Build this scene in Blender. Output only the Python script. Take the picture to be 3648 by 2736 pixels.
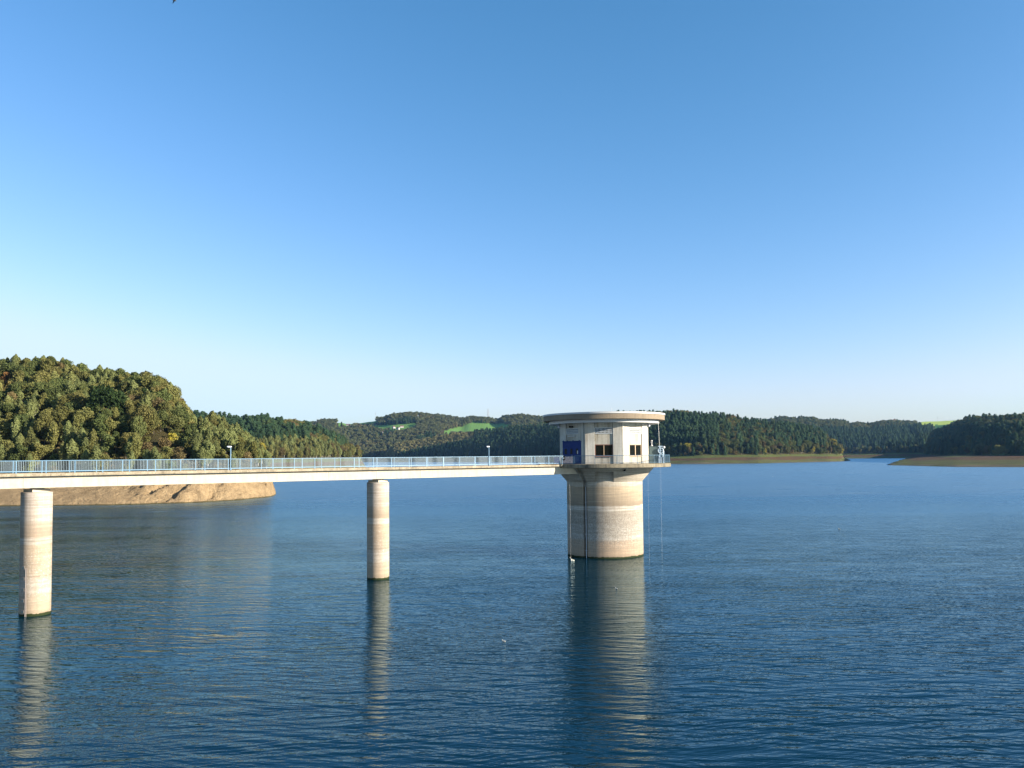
import bpy, bmesh, math, random
import numpy as np
from mathutils import Vector, Matrix
for o in list(bpy.data.objects): bpy.data.objects.remove(o)
S = bpy.context.scene
COL = S.collection
R = math.radians
rng = np.random.default_rng(7)
random.seed(7)

# ------------------------------------------------------------------ camera, sky, sun, exposure
EYE = 14.0
FPX = 2840.0
cam_d = bpy.data.cameras.new('camera'); cam = bpy.data.objects.new('camera', cam_d); COL.objects.link(cam)
cam_d.sensor_width = 36; cam_d.lens = 36*FPX/3648
cam_d.shift_y = (1502-1368)/3648
cam_d.clip_start = 0.5; cam_d.clip_end = 40000
cam.matrix_world = Matrix.Translation((0, 0, EYE)) @ Matrix.Rotation(R(92.5), 4, 'X') @ Matrix.Rotation(-0.0092, 4, 'Z')
S.camera = cam
SUN_AZ, SUN_EL = R(110), R(16)           # azimuth clockwise from +Y
world = bpy.data.worlds.new('World'); S.world = world; world.use_nodes = True
wn = world.node_tree; wn.nodes.clear()
wo = wn.nodes.new('ShaderNodeOutputWorld'); wb = wn.nodes.new('ShaderNodeBackground')
sky = wn.nodes.new('ShaderNodeTexSky'); sky.sky_type = 'NISHITA'; sky.sun_disc = False
sky.sun_elevation = SUN_EL; sky.sun_rotation = SUN_AZ
sky.altitude = 800; sky.air_density = 1.0; sky.dust_density = 2.0; sky.ozone_density = 1.0
sp_ = wn.nodes.new('ShaderNodeSeparateColor'); cb0 = wn.nodes.new('ShaderNodeCombineColor'); wn.links.new(sky.outputs[0], sp_.inputs[0])
for i_, (g_, k_, m_) in enumerate(((1.6, .58, 4.05), (1.06, 1.06, 5.1), (1.05, 1.36, 5.7))):   # colour response of the camera towards a clear autumn sky
    a_ = wn.nodes.new('ShaderNodeMath'); a_.operation = 'POWER'; a_.inputs[1].default_value = g_
    b_ = wn.nodes.new('ShaderNodeMath'); b_.operation = 'MULTIPLY'; b_.inputs[1].default_value = k_
    wn.links.new(sp_.outputs[i_], a_.inputs[0]); wn.links.new(a_.outputs[0], b_.inputs[0]); c_ = wn.nodes.new('ShaderNodeMath'); c_.operation = 'SMOOTH_MIN'; c_.inputs[1].default_value = m_; c_.inputs[2].default_value = 1.2; wn.links.new(b_.outputs[0], c_.inputs[0]); wn.links.new(c_.outputs[0], cb0.inputs[i_])
wn.links.new(cb0.outputs[0], wb.inputs[0]); wb.inputs[1].default_value = 0.0672
wn.links.new(wb.outputs[0], wo.inputs[0])
sun_l = bpy.data.lights.new('sun', 'SUN'); sun = bpy.data.objects.new('sun', sun_l); COL.objects.link(sun)
sun_l.energy = 5.0; sun_l.angle = R(0.5); sun_l.color = (1.0, 0.89, 0.73)
sdir = Vector((math.sin(SUN_AZ)*math.cos(SUN_EL), math.cos(SUN_AZ)*math.cos(SUN_EL), math.sin(SUN_EL)))
sun.rotation_euler = sdir.to_track_quat('Z', 'Y').to_euler()
sun.location = (200, -100, 150)
S.view_settings.view_transform = 'Standard'; S.view_settings.look = 'None'
S.view_settings.gamma = 1; S.view_settings.exposure = 1.475
S.render.resolution_x = 1024; S.render.resolution_y = 768
S.render.engine = 'CYCLES'

# ------------------------------------------------------------------ projection helpers (real distances from the photograph's camera model)
_P = R(2.5); _RL = .0092
def hor(px): return 1626 - _RL*(px-1824)
def proj(X, Y, Z):
    Z = Z-EYE
    yc = -Y*math.sin(_P)+Z*math.cos(_P); zc = Y*math.cos(_P)+Z*math.sin(_P)
    a = FPX*X/zc; b = FPX*yc/zc
    c, s = math.cos(_RL), math.sin(_RL)
    return 1824+a*c-b*s, 1502-(a*s+b*c)

# ------------------------------------------------------------------ object helpers
def mark(o, label=None, cat=None, group=None, kind=None):
    if label: o['label'] = label
    if cat: o['category'] = cat
    if group: o['group'] = group
    if kind: o['kind'] = kind
    return o
def link(name, me, mats=(), parent=None, loc=None):
    o = bpy.data.objects.new(name, me); COL.objects.link(o)
    if me is not None:
        for m in (mats if isinstance(mats, (list, tuple)) else [mats]): me.materials.append(m)
    if parent: o.parent = parent
    if loc is not None: o.location = loc
    return o
def empty(name, loc=(0, 0, 0), rz=0):
    o = bpy.data.objects.new(name, None); COL.objects.link(o); o.location = loc; o.rotation_euler = (0, 0, rz)
    o.empty_display_size = .3
    return o
def npmesh(name, V, Fq, smooth=False):
    """V (n,3), Fq (m,k) equal-sided faces"""
    me = bpy.data.meshes.new(name)
    V = np.asarray(V, np.float32); Fq = np.asarray(Fq, np.int32); m, k = Fq.shape
    me.vertices.add(len(V)); me.vertices.foreach_set('co', V.ravel())
    me.loops.add(m*k); me.loops.foreach_set('vertex_index', Fq.ravel())
    me.polygons.add(m); me.polygons.foreach_set('loop_start', np.arange(m, dtype=np.int32)*k)
    me.update(calc_edges=True)
    me.polygons.foreach_set('use_smooth', np.full(m, smooth))
    return me
class MB:
    """collects simple solids into one mesh"""
    def __init__(s, M=None): s.b = bmesh.new(); s.M = M or Matrix.Identity(4)
    def _v(s, p): return s.b.verts.new(s.M @ Vector(p))
    def prism(s, pts, z0, z1):
        lo = [s._v((x, y, z0)) for x, y in pts]; hi = [s._v((x, y, z1)) for x, y in pts]
        n = len(pts)
        s.b.faces.new(lo[::-1]); s.b.faces.new(hi)
        for i in range(n): s.b.faces.new((lo[i], lo[(i+1) % n], hi[(i+1) % n], hi[i]))
        return s
    def box(s, x0, x1, y0, y1, z0, z1): return s.prism([(x0, y0), (x1, y0), (x1, y1), (x0, y1)], z0, z1)
    def tube(s, p, q, r, n=8, r2=None, caps=True):
        p = Vector(p); q = Vector(q); d = (q-p).normalized(); r2 = r if r2 is None else r2
        u = d.orthogonal().normalized(); w = d.cross(u)
        A = [s._v(p+(u*math.cos(2*math.pi*i/n)+w*math.sin(2*math.pi*i/n))*r) for i in range(n)]
        B = [s._v(q+(u*math.cos(2*math.pi*i/n)+w*math.sin(2*math.pi*i/n))*r2) for i in range(n)]
        for i in range(n): s.b.faces.new((A[i], A[(i+1) % n], B[(i+1) % n], B[i]))
        if caps: s.b.faces.new(A[::-1]); s.b.faces.new(B)
        return s
    def lathe(s, prof, n=96, c=(0, 0), close=False):
        rings = []
        for r, z in prof:
            rings.append([s._v((c[0]+r*math.cos(2*math.pi*i/n), c[1]+r*math.sin(2*math.pi*i/n), z)) for i in range(n)] if r > 1e-6 else [s._v((c[0], c[1], z))])
        for A, B in zip(rings, rings[1:]):
            for i in range(n):
                j = (i+1) % n
                if len(A) == 1 and len(B) == 1: continue
                if len(A) == 1: s.b.faces.new((A[0], B[j], B[i]))
                elif len(B) == 1: s.b.faces.new((A[i], A[j], B[0]))
                else: s.b.faces.new((A[i], A[j], B[j], B[i]))
        return s
    def build(s, name, mats, parent=None, loc=None, smooth=False, bevel=0):
        bmesh.ops.recalc_face_normals(s.b, faces=s.b.faces)
        me = bpy.data.meshes.new(name); s.b.to_mesh(me); s.b.free()
        if smooth:
            for p in me.polygons: p.use_smooth = True
            me.set_sharp_from_angle(angle=R(35))
        o = link(name, me, mats, parent, loc)
        if bevel:
            bv = o.modifiers.new('bevel', 'BEVEL'); bv.width = bevel; bv.segments = 2; bv.limit_method = 'ANGLE'
        return o

# ------------------------------------------------------------------ materials
class NT:
    def __init__(s, name):
        s.m = bpy.data.materials.new(name); s.m.use_nodes = True; s.t = s.m.node_tree; s.t.nodes.clear()
        s.out = s.n('ShaderNodeOutputMaterial')
    def n(s, typ, **kw):
        x = s.t.nodes.new(typ)
        for k, v in kw.items():
            if k.startswith('i_'):
                key = k[2:]; key = int(key) if key.isdigit() else key
                if hasattr(v, 'is_output'): s.t.links.new(v, x.inputs[key])
                else: x.inputs[key].default_value = v
            else: setattr(x, k, v)
        return x
    def l(s, a, b): s.t.links.new(a, b)
    def geo(s): return s.n('ShaderNodeNewGeometry').outputs['Position']
    def tc(s): return s.n('ShaderNodeTexCoord').outputs['Object']
    def mapping(s, vec, scale=(1, 1, 1), rot=(0, 0, 0), loc=(0, 0, 0)):
        m = s.n('ShaderNodeMapping'); s.l(vec, m.inputs['Vector'])
        m.inputs['Scale'].default_value = scale; m.inputs['Rotation'].default_value = rot; m.inputs['Location'].default_value = loc
        return m.outputs[0]
    def noise(s, vec, scale=1, detail=4, rough=.55, dist=0, out='Fac'):
        x = s.n('ShaderNodeTexNoise'); s.l(vec, x.inputs['Vector'])
        x.inputs['Scale'].default_value = scale; x.inputs['Detail'].default_value = detail
        x.inputs['Roughness'].default_value = rough; x.inputs['Distortion'].default_value = dist
        return x.outputs[0] if out == 'Fac' else x.outputs['Color']
    def ramp(s, fac, stops, interp='LINEAR'):
        x = s.n('ShaderNodeValToRGB'); s.l(fac, x.inputs[0]); cr = x.color_ramp; cr.interpolation = interp
        while len(cr.elements) < len(stops): cr.elements.new(.5)
        for e, (p, c) in zip(cr.elements, stops):
            e.position = p; e.color = (c, c, c, 1) if isinstance(c, (int, float)) else (*c, 1)
        return x.outputs[0]
    def math(s, op, a, b=None, c=None, clamp=False):
        x = s.n('ShaderNodeMath', operation=op, use_clamp=clamp)
        for i, v in enumerate((a, b, c)):
            if v is None: continue
            if hasattr(v, 'is_output'): s.l(v, x.inputs[i])
            else: x.inputs[i].default_value = v
        return x.outputs[0]
    def mr(s, v, a, b, c=0, d=1):
        x = s.n('ShaderNodeMapRange'); s.l(v, x.inputs[0])
        for i, k in enumerate((a, b, c, d)): x.inputs[i+1].default_value = k
        return x.outputs[0]
    def mix(s, fac, a, b, blend='MIX'):
        x = s.n('ShaderNodeMix', data_type='RGBA', blend_type=blend)
        for i, v in ((0, fac), (6, a), (7, b)):
            if hasattr(v, 'is_output'): s.l(v, x.inputs[i])
            else: x.inputs[i].default_value = v if i == 0 else (*v, 1)
        return x.outputs[2]
    def sep(s, v):
        x = s.n('ShaderNodeSeparateXYZ'); s.l(v, x.inputs[0]); return x.outputs
    def bump(s, h, strength=.5, dist=.02, nrm=None):
        x = s.n('ShaderNodeBump'); s.l(h, x.inputs['Height']); x.inputs['Strength'].default_value = strength
        x.inputs['Distance'].default_value = dist
        if nrm: s.l(nrm, x.inputs['Normal'])
        return x.outputs[0]
    def pbr(s, col, rough=.8, spec=.3, metal=0, nrm=None, surface=True):
        b = s.n('ShaderNodeBsdfPrincipled')
        for k, v in (('Base Color', col), ('Roughness', rough), ('Specular IOR Level', spec), ('Metallic', metal)):
            if hasattr(v, 'is_output'): s.l(v, b.inputs[k])
            else: b.inputs[k].default_value = (*v, 1) if k == 'Base Color' else v
        if nrm: s.l(nrm, b.inputs['Normal'])
        if surface: s.l(b.outputs[0], s.out.inputs[0])
        return b

def mat_paint(name, col, rough=.45, dirt=.25, metal=0, spec=.4):
    t = NT(name); p = t.tc()
    n1 = t.noise(p, 3, 5); n2 = t.noise(t.mapping(p, (6, 6, .8)), 2, 4)
    f = t.math('MULTIPLY', t.ramp(t.math('MULTIPLY', n1, n2), [(.12, 0), (.42, 1)]), dirt)
    c = t.mix(f, col, tuple(x*.45+.02 for x in col))
    t.pbr(c, rough, spec, metal, t.bump(n1, .15, .01)); return t.m
def mat_concrete(name, base, dark, streak=.5, mott=.4, scale=1.0, speck=0):
    t = NT(name); p = t.geo()
    n1 = t.noise(p, .35*scale, 6, .6); n2 = t.noise(p, 3*scale, 6, .65)
    st = t.noise(t.mapping(p, (3.5, 3.5, .16)), 1, 5, .6)
    f = t.math('ADD', t.math('MULTIPLY', t.ramp(st, [(.42, 0), (.72, 1)]), streak), t.math('MULTIPLY', t.ramp(n1, [(.4, 0), (.75, 1)]), mott), clamp=True)
    c = t.mix(f, base, dark)
    c = t.mix(t.math('MULTIPLY', t.ramp(n2, [(.35, 1), (.6, 0)]), .35), c, tuple(x*.6 for x in base))
    if speck:
        sp = t.noise(p, 14, 3, .7); c = t.mix(t.math('MULTIPLY', t.ramp(sp, [(.55, 0), (.68, 1)]), speck), c, tuple(x*.4 for x in dark))
    t.pbr(c, .88, .2, 0, t.bump(t.noise(p, 12, 5), .35, .015)); return t.m
def mat_plain(name, col, rough=.6, metal=0, spec=.4):
    t = NT(name); n = t.noise(t.tc(), 8, 4); c = t.mix(t.mr(n, .3, .7, 0, .35), col, tuple(x*.7 for x in col))
    t.pbr(c, rough, spec, metal); return t.m

# shaft and pier concrete with horizontal water-level bands (world height)
def mat_banded(name, bands, base=(.47, .42, .35), seed=0.0, rough_dark=.5):
    """bands: list of (height, colour), heights up to 13"""
    t = NT(name); p = t.geo(); z = t.sep(p)[2]
    w = t.math('MULTIPLY', t.math('SUBTRACT', t.noise(t.mapping(p, (1, 1, .5), loc=(seed, 0, 0)), .8, 4), .5), .35)
    bands = [(h, (.80*c[0], .815*c[1], .85*c[2])) for h, c in bands]
    zz = t.math('DIVIDE', t.math('ADD', z, w), 13.0)
    c = t.ramp(zz, [(h/13.0, col) for h, col in bands])
    fine = t.noise(p, 5, 7, .72)
    tl = t.noise(t.mapping(p, (.25, .25, 5.5)), 1, 6, .7)
    c = t.mix(t.math('MULTIPLY', t.ramp(tl, [(.42, 0), (.58, 1)]), .55), c, (.21, .175, .135))
    c = t.mix(t.math('MULTIPLY', t.ramp(tl, [(.34, 1), (.42, 0)]), .5), c, (.42, .38, .31))
    st = t.noise(t.mapping(p, (4.5, 4.5, .22)), 1, 5, .65)
    c = t.mix(t.math('MULTIPLY', t.ramp(st, [(.45, 0), (.75, 1)]), .35), c, (.16, .125, .085))
    # crusted specks in the zone that is often under water
    zone = t.math('MULTIPLY', t.mr(z, 6.6, 5.6), t.mr(z, .9, 2.2))
    sp = t.ramp(t.noise(t.mapping(p, (1, 1, .6)), 6, 6, .75), [(.47, 0), (.56, 1)])
    c = t.mix(t.math('MULTIPLY', t.math('MULTIPLY', sp, zone), rough_dark), c, (.13, .12, .10))
    sp2 = t.ramp(t.noise(p, 7, 6, .8), [(.55, 0), (.62, 1)])
    c = t.mix(t.math('MULTIPLY', t.math('MULTIPLY', sp2, zone), .6), c, (.62, .60, .55))
    c = t.mix(t.math('MULTIPLY', t.ramp(fine, [(.3, 1), (.6, 0)]), .35), c, (.2, .16, .12))
    # lifts of formwork
    lf = t.math('PINGPONG', t.math('ADD', z, -.35), 1.6)
    c = t.mix(t.math('MULTIPLY', t.mr(lf, .02, .05, 1, 0), .35), c, (.14, .11, .08))
    alg = t.mr(t.math('ADD', z, t.math('MULTIPLY', t.noise(p, 2.5, 5), -.35)), .02, .10, 1, 0)
    c = t.mix(alg, c, (.02, .028, .01))
    t.pbr(c, .9, .15, 0, t.bump(fine, .5, .02)); return t.m

M = {}
M['shaft'] = mat_banded('shaft_concrete', [(0, (.42, .30, .20)), (2.3, (.46, .34, .24)), (2.6, (.50, .46, .40)), (4.5, (.42, .39, .34)), (4.7, (.36, .32, .27)), (6.4, (.40, .36, .30)), (6.55, (.60, .55, .47)), (7.05, (.60, .55, .47)), (7.15, (.25, .195, .14)), (8.0, (.38, .30, .21)), (9.7, (.53, .42, .29)), (9.85, (.62, .56, .46)), (13, (.60, .53, .42))])
M['pier'] = mat_banded('pier_concrete', [(0, (.44, .33, .22)), (1.9, (.46, .36, .26)), (2.2, (.54, .46, .37)), (3.2, (.52, .44, .36)), (3.5, (.44, .34, .25)), (6.3, (.50, .38, .26)), (6.5, (.58, .51, .42)), (7.0, (.58, .50, .41)), (7.1, (.36, .27, .19)), (8.2, (.46, .36, .27)), (8.5, (.54, .46, .38)), (10.3, (.56, .48, .41)), (13, (.58, .51, .45))], seed=9, rough_dark=.12)
M['girder'] = mat_concrete('girder_concrete', (.45, .41, .34), (.33, .28, .21), .35, .3)
M['kerb'] = mat_concrete('kerb_concrete', (.36, .31, .23), (.13, .108, .075), .5, .8, 2.5, speck=.9)
M['deck'] = mat_concrete('deck_asphalt', (.22, .2, .18), (.14, .13, .12), .1, .5, 2)
M['slab'] = mat_concrete('platform_concrete', (.27, .235, .17), (.08, .072, .055), .7, .9, 1.6, speck=.6)
M['fascia'] = mat_concrete('roof_fascia_concrete', (.25, .20, .145), (.13, .105, .08), .35, .5, 1.2, speck=.3)
M['wall'] = mat_concrete('house_concrete', (.53, .51, .46), (.27, .24, .19), .8, .4, 1.5)
M['wallp'] = mat_concrete('house_panel_concrete', (.47, .44, .375), (.23, .20, .15), .9, .45, 1.5)
M['white'] = mat_paint('white_roof_trim', (.50, .50, .50), .5, .2)
M['blue'] = mat_paint('dark_blue_paint', (.003, .022, .13), .55, .3, spec=.15)
M['rail'] = mat_paint('light_blue_railing_paint', (.14, .26, .38), .4, .2)
M['railt'] = mat_paint('platform_railing_paint', (.07, .14, .21), .4, .3)
M['bars'] = mat_paint('galvanised_bars', (.22, .29, .34), .45, .2)
M['lamp'] = mat_paint('lamp_housing', (.45, .48, .55), .35, .05)
M['glass'] = mat_plain('dark_window_glass', (.006, .007, .005), .1, 0, .12)
M['frame'] = mat_paint('brown_window_frame', (.20, .10, .07), .5, .2)
M['framel'] = mat_paint('weathered_window_frame', (.42, .30, .19), .5, .2)
M['dark'] = mat_plain('black_and_recess_shade', (.008, .009, .011), .8, 0, .1)  # near-black for the shade in vents, gaps and drain; plain black on boxes
M['steel'] = mat_plain('galvanised_steel', (.5, .5, .5), .4, .6)
M['gauge'] = mat_plain('weathered_gauge', (.26, .22, .20), .6)
M['lattice'] = mat_plain('vent_blocks', (.55, .58, .60), .8)
M['cabinet'] = mat_paint('cabinet_paint', (.10, .14, .14), .5, .3)
M['winch'] = mat_paint('winch_paint', (.50, .62, .74), .4, .3)
M['float'] = mat_paint('float_plastic', (.5, .49, .43), .5, .2)
M['birdw'] = mat_plain('white_plumage', (.42, .41, .38), .8)
M['birdd'] = mat_plain('dark_plumage', (.05, .045, .04), .8)
M['pylon'] = mat_plain('pylon_steel', (.30, .32, .34), .6, .2)
M['pylonr'] = mat_plain('red_pylon_steel', (.40, .12, .10), .6)
M['hwall'] = mat_paint('white_render', (.42, .41, .38), .8, .15)
M['hroof'] = mat_plain('brown_roof_tiles', (.12, .07, .06), .8)
M['bark'] = mat_concrete('bark', (.12, .10, .075), (.06, .05, .04), .5, .5, 3)
M['birchbark'] = mat_concrete('birch_bark', (.55, .53, .48), (.10, .09, .08), .2, .6, 6)

# ------------------------------------------------------------------ numpy noise
_H = rng.random((256, 256))
def vnoise(x, y):
    xi = np.floor(x).astype(int); yi = np.floor(y).astype(int); fx = x-xi; fy = y-yi
    fx = fx*fx*(3-2*fx); fy = fy*fy*(3-2*fy)
    g = lambda a, b: _H[a % 256, b % 256]
    return (g(xi, yi)*(1-fx)+g(xi+1, yi)*fx)*(1-fy)+(g(xi, yi+1)*(1-fx)+g(xi+1, yi+1)*fx)*fy
def fbm(x, y, oct=4):
    s = 0; a = .5
    for i in range(oct): s = s+a*vnoise(x*2**i+17*i, y*2**i+31*i); a *= .5
    return s-.5

# ------------------------------------------------------------------ terrain: each hill from its shore distance, crest distance and skyline
def kn(px, K): return np.interp(px, [k[0] for k in K], [k[1] for k in K])
def sstep(x): x = np.clip(x, 0, 1); return x*x*(3-2*x)
def crest_z(px, d1, sky_y, th): return EYE+(hor(px)-sky_y)*d1/FPX-th
HILLS = [
 dict(n='A', x0=-3000, x1=1002, e0=1, e1=46, shore=[(-1800, 262), (-400, 250), (0, 248), (398, 248), (696, 258), (860, 274), (1000, 301)],
      crest=[(-1500, 430), (0, 352), (330, 347), (660, 332), (790, 330), (975, 322)],
      sky=[(-800, 1230), (0, 1266), (165, 1268), (330, 1303), (450, 1318), (544, 1325), (610, 1366), (660, 1428), (683, 1458), (709, 1466), (790, 1492), (858, 1534), (923, 1591), (975, 1630)],
      th=[(-500, 10.3), (560, 11.2), (680, 14), (740, 9), (975, 6)], bw=[(0, 19), (460, 18), (560, 13), (1000, 11)], hb=[(0, 8.3), (600, 8.5), (850, 10), (1000, 9.5)], back=.06, prof=.85),
 dict(n='B', x0=560, x1=1318, e0=60, e1=40, shore=[(600, 720), (900, 780), (1100, 900), (1310, 1090)],
      crest=[(600, 980), (900, 1010), (1100, 1100), (1310, 1190)],
      sky=[(500, 1440), (700, 1465), (763, 1468), (827, 1477), (883, 1486), (902, 1481), (947, 1479), (985, 1488), (1051, 1485), (1073, 1496), (1121, 1512), (1156, 1524), (1184, 1543), (1206, 1556), (1238, 1572), (1270, 1588), (1295, 1607), (1310, 1628)],
      th=[(600, 20), (1150, 18), (1250, 12), (1310, 8)], bw=[(600, 50), (1310, 60)], back=.15, prof=.8),
 dict(n='C', x0=900, x1=2500, e0=10, e1=10, shore=[(900, 2500), (1320, 2550), (2400, 2500)],
      crest=[(900, 3300), (1300, 3350), (2400, 3300)],
      sky=[(1000, 1510), (1083, 1501), (1121, 1499), (1143, 1491), (1170, 1489), (1194, 1489), (1206, 1500), (1235, 1507), (1270, 1505), (1330, 1500), (1350, 1494), (1362, 1484), (1395, 1472), (1453, 1466), (1489, 1466), (1543, 1471), (1598, 1478), (1645, 1487), (1670, 1481), (1735, 1484), (1779, 1490), (1793, 1478), (1862, 1472), (1934, 1479), (2100, 1472), (2400, 1480)],
      th=[(900, 16), (1196, 16), (1208, 1), (1345, 1), (1365, 15), (2400, 16)], bw=[(0, 130)], back=.05, prof=.75),
 dict(n='K', x0=1345, x1=2700, e0=60, e1=10, shore=[(1345, 2450), (1500, 2300), (1800, 1950), (2100, 1600), (2400, 1450)],
      crest=[(1345, 2650), (1500, 2620), (1800, 2400), (2100, 2150), (2400, 2100)],
      sky=[(1350, 1590), (1385, 1580), (1450, 1565), (1530, 1553), (1600, 1541), (1650, 1533), (1700, 1529), (1757, 1524), (1815, 1517), (1887, 1507), (1941, 1503), (2000, 1497), (2100, 1480), (2200, 1472), (2300, 1468), (2500, 1480), (2700, 1510)],
      th=[(0, 17)], bw=[(0, 110)], back=.2, prof=.8),
 dict(n='D', x0=2130, x1=3074, e0=60, e1=70, shore=[(2130, 1330), (2330, 1250), (2500, 1197), (2700, 1205), (2900, 1325), (2948, 1345), (3011, 1415), (3068, 1650)],
      crest=[(2130, 1650), (2330, 1600), (2500, 1540), (2700, 1560), (2900, 1600), (3000, 1620), (3068, 1700)],
      sky=[(2100, 1475), (2200, 1468), (2344, 1461), (2414, 1455), (2442, 1458), (2496, 1468), (2569, 1474), (2616, 1480), (2654, 1488), (2699, 1494), (2800, 1503), (2860, 1509), (2900, 1516), (2948, 1540), (2967, 1553), (2983, 1566), (2998, 1594), (3006, 1612), (3030, 1629), (3068, 1637)],
      th=[(2100, 20), (2900, 20), (2990, 16), (3006, 10), (3030, 3), (3068, 0)], bw=[(2300, 75), (2900, 95), (3068, 60)], back=.2, prof=.85),
 dict(n='E', x0=2560, x1=3700, e0=10, e1=10, shore=[(2560, 2300), (3000, 2150), (3150, 2080), (3300, 2000), (3700, 1900)],
      crest=[(2560, 2900), (3000, 2850), (3300, 2900), (3700, 2900)],
      sky=[(2560, 1510), (2700, 1496), (2724, 1493), (2759, 1484), (2806, 1481), (2854, 1482), (2901, 1483), (2923, 1492), (2948, 1491), (2976, 1488), (3011, 1494), (3024, 1503), (3059, 1500), (3100, 1505), (3135, 1497), (3182, 1491), (3220, 1496), (3262, 1501), (3275, 1503), (3350, 1498), (3425, 1494), (3700, 1490)],
      th=[(2560, 17), (3255, 17), (3270, 1), (3440, 1), (3460, 15)], bw=[(0, 100)], back=.04, prof=.75),
 dict(n='F', x0=3270, x1=9000, e0=50, e1=10, shore=[(3270, 1500), (3400, 1330), (3500, 1080), (3648, 900), (5200, 850)],
      crest=[(3270, 1950), (3400, 1800), (3500, 1500), (3648, 1280), (5200, 1150)],
      sky=[(3270, 1618), (3300, 1580), (3328, 1530), (3375, 1516), (3419, 1498), (3435, 1486), (3470, 1479), (3518, 1478), (3556, 1480), (3600, 1474), (3648, 1474), (3760, 1476), (3900, 1474), (4500, 1410), (6000, 1390)],
      th=[(0, 17)], bw=[(0, 60)], back=.03, prof=.8),
]
def hill_h(h, px, d):
    d0 = kn(px, h['shore']); d1 = np.maximum(kn(px, h['crest']), d0+15); bw = kn(px, h['bw'])
    zc = crest_z(px, d1, kn(px, h['sky']), kn(px, h['th']))
    hb = np.minimum(kn(px, h['hb']) if 'hb' in h else 13.0, np.maximum(zc*.85, .5))
    t = d-d0
    z = np.where(t < 0, .12*t, hb*np.clip(t/bw, 0, 1)**.9)
    s = np.clip((t-bw)/np.maximum(d1-d0-bw, 5), 0, 1)
    z = np.where(t > bw, hb+(zc-hb)*s**h['prof'], z)
    z = np.where(d > d1, np.maximum(zc-h['back']*(d-d1), -6), z)
    w = np.clip((px-h['x0'])/h['e0'], 0, 1)*np.clip((h['x1']-px)/h['e1'], 0, 1)
    return w*z-(1-w)*6
def spit_h(px, d):
    """low grassy spit on the right in front of the shaded hill"""
    d0 = kn(px, [(3150, 914), (3280, 830), (3400, 762), (3648, 723), (5200, 700)])
    db = kn(px, [(3150, 915), (3200, 1150), (3277, 1980), (3300, 3000), (5200, 3000)])
    zc = kn(px, [(3150, .2), (3200, 4.0), (3277, 7.5), (3400, 9.3), (5200, 10.5)])
    ln = kn(px, [(3150, 60), (3280, 230), (5200, 240)])
    z = np.where(d < d0, .08*(d-d0), zc*np.clip((d-d0)/ln, 0, 1)**.75)
    z = np.minimum(z, np.maximum((db-d)*.05, -3))
    return np.where(px < 3149, -6, z)
SHADE_RIDGE = lambda px, d: np.where((px > 2150) & (px < 2900), 112*np.exp(-((px-2420)/210)**2)*np.exp(-((d-2080)/190)**2)-8, -8)  # unseen ridge behind hill D, added to cast shade on hill K
def terrain(px, d):
    px = np.asarray(px, float); d = np.asarray(d, float)
    z = np.full(np.broadcast(px, d).shape, -6.0)
    for h in HILLS: z = np.maximum(z, hill_h(h, px, d))
    z = np.maximum(z, spit_h(px, d)); z = np.maximum(z, SHADE_RIDGE(px, d))
    X = (px-1824)/FPX*d
    rough = fbm(X/60+50, d/60+50, 4)*np.clip((z-13)/20, 0, 1)*7
    z = z+rough
    # eroded gullies and rock on the cut bank of the near hill
    nearA = (d < 340) & (px < 1010) & (z > -2.5) & (z < 16)
    q = (X*.8-d*.35)
    rock = np.clip((px-430)/120, 0, 1)
    g = (np.abs(fbm(q/3.4+9, (X+d)/11+3, 5))*-9.5+1.5)*rock+fbm(X/2.6+5, d/2.6, 4)*(.3+2.2*rock)+fbm(X/11+5, d/7, 3)*1.2
    z = np.where(nearA, z+g*np.clip((z+.8)/2.5, 0, 1), z)
    far = (d > 650) & (z > -3) & (z < 14)
    z = np.where(far, z+fbm(X/26+5, d/26, 3)*1.2*np.clip(z/4, 0, 1), z)
    return z
ul = np.concatenate([np.arange(-1.0, -.665, .012), np.arange(-.665, -.275, .0021), np.arange(-.275, .66, .0038), np.arange(.66, 1.3, .014)])
dl = np.concatenate([np.arange(228, 330, .8), 330*1.0115**np.arange(0, 186), 2770*1.022**np.arange(0, 45)])
PXg = ul*FPX+1824
Pg, Dg = np.meshgrid(PXg, dl)
Zg = terrain(Pg, Dg)
Xg = (Pg-1824)/FPX*Dg
nr, nc = Zg.shape
idx = np.arange(nr*nc).reshape(nr, nc)
Fg = np.stack([idx[:-1, :-1], idx[:-1, 1:], idx[1:, 1:], idx[1:, :-1]], -1).reshape(-1, 4)
Vg = np.stack([Xg, Dg, Zg], -1).reshape(-1, 3)

def inpoly(x, y, poly):
    x = np.asarray(x, float); y = np.asarray(y, float); c = np.zeros(np.broadcast(x, y).shape, bool); n = len(poly)
    for i in range(n):
        (x1, y1), (x2, y2) = poly[i], poly[(i+1) % n]
        if y1 == y2: continue
        c ^= ((y1 > y) != (y2 > y)) & (x < (x2-x1)*(y-y1)/(y2-y1)+x1)
    return c
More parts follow.
